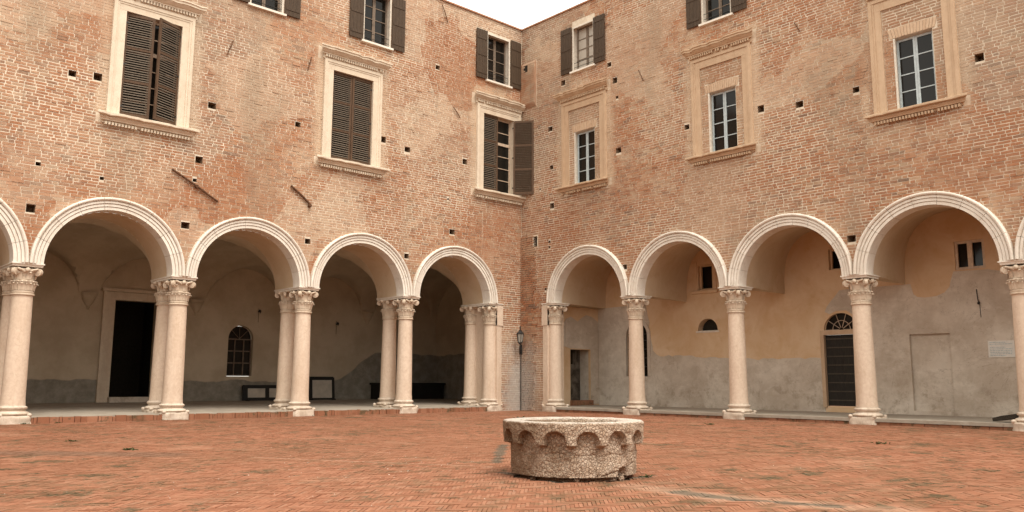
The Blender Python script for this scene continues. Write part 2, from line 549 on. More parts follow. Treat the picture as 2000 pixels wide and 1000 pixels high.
def inside(pt, poly):
    x, y = pt
    c = False
    j = len(poly)-1
    for i in range(len(poly)):
        xi, yi = poly[i]
        xj, yj = poly[j]
        if (yi > y) != (yj > y) and x < (xj-xi)*(y-yi)/(yj-yi)+xi: c = not c
        j = i
    return c
def sheet(mb, fr, d, outer, holes):               # flat wall sheet with openings
    vs, es = [], []
    for lp in [outer]+holes:
        n = len(vs)
        vs += [Vector(p) for p in lp]
        es += [(n+i, n+(i+1) % len(lp)) for i in range(len(lp))]
    V, E, F, *_ = delaunay_2d_cdt(vs, es, [], 0, 1e-5)
    fs = []
    for f in F:
        c = (sum(V[i].x for i in f)/len(f), sum(V[i].y for i in f)/len(f))
        if inside(c, outer) and not any(inside(c, h) for h in holes): fs.append(tuple(f))
    mb.add([fr(p.x, d, p.y) for p in V], fs, .5)
def reveal(mb, fr, loop, d0, d1, back=False):     # the sides of an opening (and its back)
    n = len(loop)
    vs = [fr(s, d0, z) for s, z in loop]+[fr(s, d1, z) for s, z in loop]
    fs = [(i, (i+1) % n, n+(i+1) % n, n+i) for i in range(n)]
    if back: fs.append(tuple(range(n, 2*n)))
    mb.add(vs, fs, .5)
def rect(s0, s1, z0, z1): return [(s0, z0), (s1, z0), (s1, z1), (s0, z1)]
def archtop(s0, s1, z0, zs, rise=None, n=14):
    c, r = (s0+s1)/2, abs(s1-s0)/2
    rise = rise or r
    return [(s0, z0), (s1, z0)] + [(c+(s1-c)*cos(pi*i/n), zs+rise*sin(pi*i/n)) for i in range(n+1)]

# ------------------------------------------------------------------ dimensions of the court
BAY, ZS, RI, RO, ZTOP = 3.5375, 3.6, 1.46, 1.765, 13.68
LJ = [-1.163-BAY*k for k in range(6)]             # column line of the left wing, from the corner outwards
RJ = [-1.348-BAY*k for k in range(6)]
SEND = -19.3
LT, LD, RD = 1.42, 8.0, 2.9                       # thickness of the paired arcade, depth of the two porticoes
FZ = .15                                          # portico floor

# ------------------------------------------------------------------ ground and paving
g = MB().add([(-150, -150, 0), (150, -150, 0), (150, 150, 0), (-150, 150, 0)], [(0, 1, 2, 3)]).build('ground', 'joint')
tag(g, 'red brick courtyard ground around the well', kind='structure')

def court_bricks():
    W, n = .036, 6
    a = W/sqrt(2)
    out = []
    N = 560
    for b in range(-N, N):
        st = b % (2*n)-2*n*60
        for a_ in [q for k in range(120) for q in (st+2*n*k-1, st+2*n*k)]:
            dd = (a_-b) % (2*n)
            if dd == 0: u0, v0, u1, v1 = a_, b, a_+n, b+1
            else: u0, v0, u1, v1 = a_, b, a_+1, b+n
            cu, cv = (u0+u1)/2*W, (v0+v1)/2*W
            cx, cy = (cu-cv)/sqrt(2)*-1, (cu+cv)/sqrt(2)
            # spine of the herringbone along x
            cx, cy = cy, cx
            cx += -9.5
            cy += -10.5
            if cx > -.03 or cy > -.03 or (cx+13.2)**2+(cy+14.985)**2 < .42: continue
            q = pix((cx, cy, 0))
            if q is None or q[0] < -160 or q[0] > 2160 or q[1] > 1090 or q[2] > 26: continue
            out.append((q[2], u0*W, v0*W, u1*W, v1*W, q))
    return out
def make_court():
    lst = court_bricks()
    lst.sort(key=lambda e: e[0])
    solo, rest = 0, MB()
    def brick(mb, e, rnd):
        _, u0, v0, u1, v1, q = e
        g_ = .0014 + random.random()*.0022
        dz = random.gauss(0, .0016)
        pts = []
        for (u, v) in ((u0+g_, v0+g_), (u1-g_, v0+g_), (u1-g_, v1-g_), (u0+g_, v1-g_)):
            u += random.uniform(-.001, .001)
            v += random.uniform(-.001, .001)
            x, y = (u+v)/sqrt(2)-9.5, (v-u)/sqrt(2)-10.5
            pts.append((x, y, .0085+dz+random.gauss(0, .0008)+.009*mnoise.noise((x*.4, y*.4, 3))+.005*mnoise.noise((x*1.3, y*1.3, 0))))
        pts += [(x, y, -.004) for x, y, z in pts]
        mb.hexa(pts, False, rnd)
    for e in lst:
        q = e[5]
        rnd = random.random()
        if solo < 300 and 5 < q[0] < 1995 and q[1] < 998:
            mb = MB()
            brick(mb, e, rnd)
            mb.build('brick', 'pave', g)
            solo += 1
        else:
            brick(rest, e, rnd)
    r = rest.build('paving_bricks', 'pave', g)
    tag(r, kind='stuff')
make_court()

def floor_slab(name, fr, pts, zb, label):
    """portico floor with a row of edge bricks in front"""
    mb = MB()
    (s0, s1, d0, d1) = pts
    mb.add([fr(s0, d0, FZ), fr(s1, d0, FZ), fr(s1, d1, zb), fr(s0, d1, zb), fr(s0, d0, -.05), fr(s1, d0, -.05)],
           [(0, 1, 2, 3), (0, 1, 5, 4)], .5)
    o = mb.build(name, 'floor')
    tag(o, label, kind='structure')
    return o
fl = floor_slab('portico_floor', FL, (SEND, 2.37, .05, LD), .25, 'worn stone floor of the dark left portico')
fr_ = floor_slab('portico_floor', FR, (SEND, -.9, .04, RD), .17, 'worn stone floor of the right portico')
s = -17.9
while s < -1.45:                                   # rowlock bricks along the left edge
    wd = random.choice((.06, .065, .12, .24, .07))
    h = FZ-.006+random.gauss(0, .006)
    MB().box(FL, s, s+wd, -.015+random.gauss(0, .010), .06, -.02, h-abs(random.gauss(0, .008))).build('brick', 'pave', fl)
    s += wd+random.uniform(.006, .014)
s = -17.7
while s < -1.75:
    wd = random.uniform(.24, .27)
    MB().box(FR, s, s+wd, -.015+random.gauss(0, .006), .05, -.02, .075+random.gauss(0, .003)).build('brick', 'pave', fr_)
    s += wd+.012
s = -17.7
while s < -1.75:                                   # stone nosing of the right portico
    wd = random.uniform(.9, 1.5)
    e = min(s+wd, -1.7)
    MB().box(FR, s, e-.006, -.04, .30, .082, FZ+.004).build('slab', 'floor', fr_)
    s = e

# ------------------------------------------------------------------ unseen walls added beyond the frame to limit low light into the porticoes
for nm, x0, x1, y0, y1 in (('light_blocking_wall', -26.9, -26.4, -30.5, 0), ('light_blocking_wall', -26.4, 0, -30.5, -30), ('light_blocking_wall', -26.4, -19.32, 0, .5), ('light_blocking_wall', 0, .5, -30, -19.32)):
    o = MB().box(FWLD, x0, x1, y0, y1, -.05, ZTOP if x1 == -19.32 or y1 == -19.32 else 5.2).build(nm, 'brick')
    tag(o, 'unseen plain brick wall added beyond the frame to limit light in the porticoes', kind='structure')

# ------------------------------------------------------------------ the two wings
wl = thing('palace_wing', (-9.5, 0, 0), 'brick palace wing with paired columns and a deep dark portico, left of the corner', 'building')
wr = thing('palace_wing', (0, -9.5, 0), 'brick palace wing with single columns and an ochre-walled portico, right of the corner', 'building')

LWIN = [-12.93, -7.02, -1.12]                      # centre lines, first-floor windows
RWIN = [-3.06, -8.38, -13.70]
HOLES_L = [(-14.74, 8.25), (-14.17, 8.31), (-11.31, 8.24), (-8.79, 8.26), (-15.36, 4.86), (-11.82, 4.92), (-8.33, 4.91), (-5.88, 8.4), (-4.96, 8.26),
           (-3.82, 11.29), (-2.61, 8.29), (-3.11, 5.83), (-4.9, 4.84), (-11.57, 6.7), (-17.3, 8.25)]
HOLES_R = [(-4.18, 11.21), (-4.41, 10.61), (-1.46, 9.65), (-1.51, 8.27), (-1.53, 6.92), (-4.52, 8.26), (-7.15, 8.43), (-9.60, 8.39), (-10.73, 8.24),
           (-12.26, 8.24), (-15.11, 8.25), (-11.93, 4.50), (-4.70, 4.50), (-2.09, 11.15), (-17.2, 8.25)]
SMALL_R = [(-4.49, 10.02, .09), (-1.40, 5.69, .09), (-1.40, 5.50, .08), (-1.22, 4.08, .08), (-1.15, 2.52, .08), (-.95, 7.6, .06)]
SMALL_L = [(-15.29, 5.92, .09), (-13.9, 5.81, .08), (-11.65, 6.14, .09), (-3.3, 6.9, .06)]
UP_L = [(-10.43, -9.40), (-6.74, -5.71), (-1.69, -.60)]     # second-floor openings
UP_R = [(-3.54, -2.55), (-8.81, -7.79)]

def hole_rects(big, small):
    r = []
    for k, (s, z) in enumerate(big):
        w_, h_ = .085+.012*((k*7) % 3), .075+.010*((k*5) % 3)
        r.append((s-w_, s+w_, z-h_, z+h_))
    for s, z, q in small: r.append((s-q*.6, s+q*.6, z-q/2, z+q/2))
    return r
HL, HR = hole_rects(HOLES_L, SMALL_L), hole_rects(HOLES_R, SMALL_R)
OPEN_L = [(c-.71, c+.71, 7.44, 10.17) for c in LWIN] + [(a, b, 11.42, 13.15) for a, b in UP_L]
OPEN_R = [(c-.455, c+.455, 7.43, 9.26) for c in RWIN] + [(a, b, 11.42, 13.0) for a, b in UP_R] + [(-.84, -.62, 5.60, 5.96)]

def facade(fr, J, wing, opens, holes, corner_s):
    out = [(SEND, ZTOP), (0, ZTOP), (0, -.05), (corner_s, -.05), (corner_s, ZS)]
    RH = 1.62
    for k in range(5):
        c = J[k]-BAY/2
        for i in range(25):
            a = pi*i/24
            p = (c+RH*cos(a), ZS+RH*sin(a))
            if i == 0 and k == 0 and corner_s < c+RH: continue
            out.append(p)
    out += [(SEND, ZS)]
    mb = MB()
    sheet(mb, fr, 0, out, [rect(*r) for r in opens+holes])
    w_ = mb.build('wall', 'mortar', wing)
    for r in holes:
        hb = MB()
        reveal(hb, fr, rect(*r), .002, .34, True)
        hb.build('putlog_hole', 'hole_dirt', w_)
    return w_
wallL = facade(FL, LJ, wl, OPEN_L, HL, LJ[0]+.20)
wallR = facade(FR, RJ, wr, OPEN_R, HR, RJ[0]+.20)

def lay_bricks(fr, J, wallobj, blocks, seed, corner_s, extra=None):
    rng = random.Random(seed)
    C, lst = .075, []
    z, row = .02, 0
    while z < ZTOP-.03:
        h = C-.019
        zm = z+h/2
        iv = [(-17.9, -.003)] if zm > ZS else [(-17.9, -.003)]
        bl = []
        for (s0, s1, z0, z1) in blocks:
            if z+h > z0 and z < z1: bl.append((s0, s1))
        if zm < ZS: bl.append((-99, corner_s+.012))
        else:
            for k in range(5):
                c = J[k]-BAY/2
                q = 1.745**2-(zm-ZS)**2
                if q > 0: bl.append((c-sqrt(q), c+sqrt(q)))
        for b0, b1 in bl:
            nv = []
            for a0, a1 in iv:
                if b1 <= a0 or b0 >= a1: nv.append((a0, a1)); continue
                if b0 > a0: nv.append((a0, b0))
                if b1 < a1: nv.append((b1, a1))
            iv = nv
        off = rng.random()*.14
        for a0, a1 in iv:
            s = a0
            first = True
            while s < a1-.02:
                L = rng.choice((.255, .265, .275, .125, .13, .24, .26, .13, .19))
                if first: L = max(.06, L-off); first = False
                e = s+L
                if a1-e < .07: e = a1
                if True: lst.append((s, e-.019, z, z+h, rng.random()))
                s = e
        z += C
        row += 1
    ent = []
    for s0, s1, z0, z1, r in lst:
        if s1-s0 < .025: continue
        if fr is FR and 7.4 < z0 < 10.1 and any(abs((s0+s1)/2-c) < .71 for c in RWIN): r = .80+.2*r
        q = pix(fr((s0+s1)/2, 0, (z0+z1)/2))
        if q is None or q[1] < -420: continue
        ent.append(((s1-s0)/q[2]/q[2], s0, s1, z0, z1, r, q))
    ent.sort(key=lambda e: -e[0])
    rest, solo = MB(), 0
    for _, s0, s1, z0, z1, r, q in ent:
        p = .003+abs(rng.gauss(0, .003))
        if rng.random() < .05: p = .0015
        if rng.random() < .03: p += .012
        if extra: p += extra((s0+s1)/2, (z0+z1)/2)
        wv = .016*mnoise.noise((s0*.5, z0*1.3, seed*3.1))
        zn = .009*max(-1, min(1, 2.2*mnoise.noise((s0*.33, z0*.5, seed*7.7))))
        z1 += max(-.007, zn)
        s1 += max(-.004, zn*.7)
        pts = []
        for (s, z) in ((s0, z0), (s1, z0), (s1, z1), (s0, z1)):
            wz = .018*mnoise.noise((s*.45, z*1.1, seed*3.1))
            pts.append(fr(s+rng.uniform(-.006, .006), -p-rng.random()*.003, z+wz+rng.uniform(-.005, .005)))
        for (s, z) in ((s0, z0), (s1, z0), (s1, z1), (s0, z1)):
            wz = .018*mnoise.noise((s*.45, z*1.1, seed*3.1))
            pts.append(fr(s, .03, z+wz))
        if solo < 300 and 0 < q[0] < 2000 and 0 < q[1] < 1000 and s1-s0 > .2:
            MB().hexa(pts, False, r).build('brick', 'brick', wallobj)
            solo += 1
        else:
            rest.hexa(pts, False, r)
    tag(rest.build('bricks', 'brick', wallobj), kind='stuff')

def win_blocks_left():
    b = []
    for c in LWIN:
        b += [(c-1.0, c+1.0, 7.2, 10.5), (c-1.2, c+1.2, 7.22, 7.42), (c-1.2, c+1.2, 10.5, 10.78)]
    return b
def win_blocks_right():
    b = []
    for c in RWIN:
        b += [(c-.99, c-.70, 7.2, 10.4), (c+.70, c+.99, 7.2, 10.4), (c-.99, c+.99, 10.08, 10.4), (c-1.15, c+1.15, 7.25, 7.42), (c-1.15, c+1.15, 10.4, 10.68),
              (c-.455, c+.455, 7.3, 9.3), (c-.56, c+.56, 9.26, 9.52)]
    return b
def up_blocks(U): return [(a-.02, b+.02, 11.38, 13.17) for a, b in U]
lay_bricks(FL, LJ, wallL, win_blocks_left()+up_blocks(UP_L)+HL, 11, LJ[0]+.20)
lay_bricks(FR, RJ, wallR, win_blocks_right()+up_blocks(UP_R)+HR+[(-.84, -.62, 5.60, 5.96), (-.78, 0, 10.68, 12.36)], 23, RJ[0]+.20,
           lambda s, z: .035 if s > -.70 and z < 6.0 else 0)

# ------------------------------------------------------------------ arches
PROF = [(RI, .34), (RI, -.045), (1.528, -.045), (1.531, -.028), (1.541, -.028), (1.544, -.065), (1.602, -.065), (1.605, -.045), (1.617, -.045), (1.62, -.088), (1.668, -.088), (1.672, -.065), (1.684, -.065), (1.69, -.115), (1.715, -.135), (1.738, -.135), (1.76, -.11), (1.765, .02)]
def voussoir(mb, fr, c, a0, a1, rnd):
    n, k = 5, len(PROF)
    vs, fs = [], []
    for i in range(n+1):
        a = a0+(a1-a0)*i/n
        vs += [fr(c+r*cos(a), d, ZS+r*sin(a)) for r, d in PROF]
    for i in range(n):
        for j in range(k-1):
            fs.append((i*k+j, i*k+j+1, (i+1)*k+j+1, (i+1)*k+j))
    fs += [tuple(range(k)), tuple(range(n*k, n*k+k))]
    mb.add(vs, fs, rnd)
for fr, J, wing in ((FL, LJ, wl), (FR, RJ, wr)):
    for k in range(5):
        c = J[k]-BAY/2
        arch = link('arch', None, wing, fr(c, 0, ZS))
        n = 9 if k % 2 else 11
        for i in range(n):
            g_ = .0024
            mb = MB()
            voussoir(mb, fr, c, pi*i/n+g_*(i > 0), pi*(i+1)/n-g_*(i < n-1), random.random())
            mb.build('voussoir', 'arch', arch, 30)

# ------------------------------------------------------------------ columns
def col_meshes(seed=1):
    b = MB()
    n_, lv = 40, (-.03, .02, .07, .12, .165, .185)
    vs, fs = [], []
    for j, z in enumerate(lv):
        for i in range(n_):
            t = 2*pi*(i+.5)/n_
            r = .348/max(abs(cos(t)), abs(sin(t)))
            corner = max(0, r-.42)
            r += .034*mnoise.noise((cos(t)*3+seed*9, sin(t)*3, z*9))-.012-corner*(.5+mnoise.noise((cos(t)*5+seed*3, sin(t)*5, z*7)))*.7
            if j == 5: r -= .015
            vs.append((r*cos(t), r*sin(t), z+(.010*mnoise.noise((cos(t)*4+seed*5, sin(t)*4, 2)) if j > 3 else 0)))
    for j in range(len(lv)-1):
        for i in range(n_): fs.append((j*n_+i, j*n_+(i+1) % n_, (j+1)*n_+(i+1) % n_, (j+1)*n_+i))
    fs.append(tuple(range((len(lv)-1)*n_, len(lv)*n_)))
    b.add(vs, fs)
    b.lathe([(.30, .185), (.335, .20), (.348, .225), (.337, .25), (.30, .268), (.275, .278), (.262, .30), (.268, .322), (.29, .327), (.302, .345), (.302, .37), (.285, .387), (.262, .391), (.255, .42), (.245, .425)], 32)
    for a in range(4):
        t = pi/4+a*pi/2
        b.ball((.41*cos(t), .41*sin(t), .20), .055, 8, 5, .8)
    base = b.mesh('base', 'base', 40)
    s = MB()
    pts = []
    for i in range(17):
        u = i/16
        pts.append((.245-.032*u-.003*sin(pi*u)*-1, (.42+u*2.465)))
    s.lathe([(.255, .415), (.255, .435)]+pts[1:], 32)
    shaft = s.mesh('shaft', 'column', 40)
    c = MB()
    z0 = 2.87
    c.lathe([(.215, z0), (.245, z0+.012), (.248, z0+.035), (.222, z0+.05), (.236, z0+.066), (.236, z0+.088), (.216, z0+.10), (.214, z0+.20), (.225, z0+.26),
             (.262, z0+.30), (.268, z0+.33), (.225, z0+.345), (.23, z0+.44), (.27, z0+.53), (.31, z0+.58), (.31, z0+.60)], 32)
    for ring, (rr, zz, n, wd, ph) in enumerate(((.222, .12, 10, .115, 0), (.222, .11, 10, .06, .314), (.238, .36, 8, .12, .2))):
        for i in range(n):                         # leaves, curling outwards at the tip
            a = 2*pi*i/n+ph
            rad, tan = Vector((cos(a), sin(a), 0)), Vector((-sin(a), cos(a), 0))
            vs, fs = [], []
            for k, (dr, dz, ww) in enumerate(((0, 0, .8), (.012, .07, 1), (.030, .13, .85), (.062, .165, .55), (.075, .14, .25))):
                for side in (-1, 0, 1):
                    p = rad*(rr+dr+(.014 if side == 0 else 0)) + tan*(wd/2*ww*side) + Vector((0, 0, z0+zz+dz))
                    vs.append(tuple(p))
            for k in range(4):
                for q in range(2):
                    fs.append((k*3+q, k*3+q+1, k*3+q+4, k*3+q+3))
            c.add(vs, fs)
    for i in range(20):                            # beads
        a = 2*pi*i/20
        c.ball((.262*cos(a), .262*sin(a), z0+.315), .024, 6, 4)
    for i in range(4):                             # corner volutes and the flower between them
        a = pi/4+i*pi/2
        rad, tan = Vector((cos(a), sin(a), 0)), Vector((-sin(a), cos(a), 0))
        ctr = rad*.335+Vector((0, 0, z0+.535))
        for rr_, hw in ((.085, .036), (.055, .046), (.028, .055)):
            n = 14
            vs = []
            for sgn in (-1, 1):
                for j in range(n):
                    t = 2*pi*j/n
                    vs.append(tuple(ctr+rad*rr_*cos(t)+Vector((0, 0, rr_*sin(t)))+tan*hw*sgn))
            fs = [(j, (j+1) % n, n+(j+1) % n, n+j) for j in range(n)]+[tuple(range(n)), tuple(range(2*n-1, n-1, -1))]
            c.add(vs, fs)
        b_ = i*pi/2
        c.ball((.305*cos(b_), .305*sin(b_), z0+.575), .055, 8, 5)
        # hanging band between volutes
        for s_ in (-1, 1):
            c.tube([(.27*cos(b_+s_*.15), .27*sin(b_+s_*.15), z0+.53), (.31*cos(b_+s_*.4), .31*sin(b_+s_*.4), z0+.575), (.36*cos(b_+s_*.62), .36*sin(b_+s_*.62), z0+.60)], .026, 6)
    cap = c.mesh('capital', 'capital', 45)
    return base, shaft, cap
BASE, SHAFT, CAP = col_meshes()
BASES = [BASE]+[col_meshes(k)[0] for k in (2, 3)]
def column(wing, x, y, rz, dz=0):
    o = link('column', SHAFT, wing, (x, y, dz), 0)
    o.name = 'column'
    link('base', random.choice(BASES), o, (x, y, dz), random.choice((0, 1, 2, 3))*pi/2)
    link('capital', CAP, o, (x, y, dz), random.choice((0, 1, 2, 3))*pi/2)
    return o
for k in range(6):
    s = LJ[k]-(.05 if k == 0 else 0)
    column(wl, s, .26, 0)
    column(wl, s-(.08 if k == 0 else 0), 1.14, 0, .05)
    a = MB()
    a.prof(FL, s-.31, s+.31, [(-.06, ZS), (-.06, ZS-.035), (-.045, ZS-.045), (-.03, ZS-.085), (1.40, ZS-.085), (1.415, ZS-.045), (1.43, ZS-.035), (1.43, ZS)])
    a.prof(FL, s-.335, s+.335, [(-.07, ZS-.003), (-.07, ZS-.03), (1.44, ZS-.03), (1.44, ZS-.003)])
    a.build('impost_block', 'arch', wl)
for k in range(6):
    s = RJ[k]-(.05 if k == 0 else 0)
    column(wr, .26, s, 0)
    a = MB()
    a.prof(FR, s-.31, s+.31, [(-.06, ZS), (-.06, ZS-.035), (-.045, ZS-.045), (-.03, ZS-.085), (.60, ZS-.085), (.615, ZS-.045), (.63, ZS-.035), (.63, ZS)])
    a.prof(FR, s-.34, s+.34, [(-.07, ZS-.003), (-.07, ZS-.03), (.65, ZS-.03), (.65, ZS-.003)])
    a.build('impost_block', 'arch', wr)
# engaged pilasters against the corner pier
for fr, J, wing, dep in ((FL, LJ, wl, LT), (FR, RJ, wr, .62)):
    s = J[0]
    a = MB()
    a.box(fr, s+.02, s+.235, -.028, dep, 0, ZS-.09)
    a.box(fr, s-.12, s+.03, .22, dep-.01, .1, ZS-.092)
    a.box(fr, s+.02, s+.275, -.05, dep, 2.85, ZS-.088)
    a.box(fr, s+.02, s+.26, -.045, dep, 0, .30)
    a.build('pilaster', 'column', wing)

# ------------------------------------------------------------------ porticoes
def left_portico():
    mb = MB()                                       # soffits of the paired arcade and groined vault behind
    smax = LJ[0]+BAY
    NS = 22
    J = [smax]+LJ
    def zc(s, d):
        k = min(range(len(J)-1), key=lambda i: abs((J[i]-BAY/2)-s))
        c = J[k]-BAY/2
        q = RI**2-(s-c)**2
        za = ZS+(sqrt(q) if q > 0 else 0)
        dc, h = (LT+LD)/2, (LD-LT)/2
        u = 1-((d-dc)/h)**2
        zb = ZS+2.0*sqrt(max(0, u)) if d > LT else ZS
        return max(za, zb)
    ss = []
    for k in range(6):
        c = J[k]-BAY/2
        ss += [J[k]-1e-4]+[c+RI*cos(pi*i/NS) for i in range(NS+1)]
    ss.append(J[6])
    ds = [LT+(LD-LT)*(1-cos(pi*i/26))/2 for i in range(27)]
    n = len(ss)
    vs = [(s, d, zc(s, d)) for d in ds for s in ss]
    fs = [(i*n+j, i*n+j+1, (i+1)*n+j+1, (i+1)*n+j) for i in range(len(ds)-1) for j in range(n-1)]
    mb.add(vs, fs, .5)
    mb.build('vault', 'loggia', wl, 25)
    so = MB()
    for k in range(5):
        c = LJ[k]-BAY/2
        vs, fs = [], []
        for i in range(25):
            a = pi*i/24
            vs += [(c+RI*cos(a), .335, ZS+RI*sin(a)), (c+RI*cos(a), LT, ZS+RI*sin(a))]
        fs = [(2*i, 2*i+1, 2*i+3, 2*i+2) for i in range(24)]
        so.add(vs, fs, .5)
    for k in range(6):
        so.box(FL, LJ[k]-.307, LJ[k]+.307, .02, LT, ZS+.001, ZS+.02)
    so.build('arch_soffit', 'vault', wl, 25)
    # back wall with door and window openings
    D = LD
    win = archtop(-7.0, -6.05, 1.12, 2.48)
    door = rect(-10.96, -9.58, .2, 3.60)
    w_ = MB()
    sheet(w_, FL, D, rect(SEND, smax, 0, 6.2), [win, door])
    reveal(w_, FL, win, D, D+.22)
    reveal(w_, FL, door, D, D+.3)
    w_.add([(smax, LT, 0), (smax, D, 0), (smax, D, 6.2), (smax, LT, 6.2)], [(0, 1, 2, 3)], .5)
    w_.add([(LJ[0]+.2, LT+.002, 0), (smax, LT+.002, 0), (smax, LT+.002, 6.2), (LJ[0]+.2, LT+.002, 6.2)], [(0, 1, 2, 3)], .5)
    w_.add([(SEND+.3, 0, 0), (SEND+.3, D, 0), (SEND+.3, D, 6.2), (SEND+.3, 0, 6.2)], [(0, 1, 2, 3)], .5)
    w_.build('portico_wall', 'loggia', wl)
    # room behind the door
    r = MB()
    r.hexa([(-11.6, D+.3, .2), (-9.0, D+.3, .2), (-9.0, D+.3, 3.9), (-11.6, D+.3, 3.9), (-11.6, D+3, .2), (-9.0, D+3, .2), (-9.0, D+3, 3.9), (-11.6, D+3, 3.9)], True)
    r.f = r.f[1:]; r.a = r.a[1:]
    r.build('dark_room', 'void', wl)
    # door surround
    ds_ = MB()
    ds_.box(FL, -11.27, -10.96, D-.07, D+.1, .2, 3.62)
    ds_.box(FL, -9.58, -9.27, D-.07, D+.1, .2, 3.62)
    ds_.box(FL, -11.27, -9.27, D-.072, D+.1, 3.60, 3.86)
    ds_.box(FL, -11.34, -11.26, D-.10, D+.1, .2, 3.9)
    ds_.box(FL, -9.28, -9.20, D-.10, D+.1, .2, 3.9)
    ds_.box(FL, -11.40, -9.14, D-.15, D+.1, 3.87, 3.97)
    dr = link('doorway', None, wl, (-10.27, D, .2))
    ds_.build('surround', 'frame_pale', dr)
    MB().box(FL, -11.0, -9.5, D-.3, D+.1, .1, .42).build('threshold', 'render', dr)
    lf = MB()
    lf.box(FL, -10.94, -10.88, D+.28, D+.95, .42, 3.58)
    lf.build('door_leaf', 'door_dark', dr)
    # window
    wi = link('window', None, wl, (-6.5, D, 1.12))
    p = MB()
    lp = archtop(-6.99, -6.06, 1.13, 2.48)
    p.add([(s, D+.17, z) for s, z in lp], [tuple(range(len(lp)))])
    p.build('pane', 'glass', wi)
    f = MB()
    for s in (-6.98, -6.69, -6.35, -6.07):
        f.box(FL, s-.02, s+.02, D+.12, D+.165, 1.13, 2.46)
    for z in (1.15, 1.6, 2.03, 2.46):
        f.box(FL, -7.0, -6.05, D+.115, D+.166, z-.02, z+.02)
    for a in (45, 90, 135):
        f.tube([(-6.525, D+.14, 2.48), (-6.525+.46*cos(radians(a)), D+.14, 2.48+.46*sin(radians(a)))], .013, 5)
    f.build('grille', 'sash_brown', wi)
    # corbels under the vault springings
    for k in range(-1, 5):
        s = LJ[0]-BAY*k
        if s > 2.2: continue
        c = MB()
        pts = [(.02, 3.22), (.06, 3.27), (.05, 3.33), (.11, 3.40), (.17, 3.50), (.21, 3.60), (.22, 3.66), (.26, 3.70), (.26, 3.78)]
        n = 12
        vs, fs = [], []
        for r_, z in pts: vs += [(s+r_*cos(pi*i/n), D+.01-r_*sin(pi*i/n)*.9, z) for i in range(n+1)]
        for q in range(len(pts)-1):
            for i in range(n): fs.append((q*(n+1)+i, q*(n+1)+i+1, (q+1)*(n+1)+i+1, (q+1)*(n+1)+i))
        c.add(vs, fs)
        c.build('corbel', 'loggia', wl, 40)
    for s, z in ((-5.9, 3.5), (-2.6, 3.2)):
        h = MB()
        h.tube([(s, D+.02, z), (s, D-.14, z), (s, D-.16, z-.06)], .02, 6)
        h.lathe([(.05, 0), (.06, .05), (.03, .1)], 8, (s, D-.12, z-.03))
        h.tube([(s, D-.02, z+.12), (s, D-.02, z-.40)], .007, 5)
        h.build('iron_bracket', 'iron', wl)
left_portico()

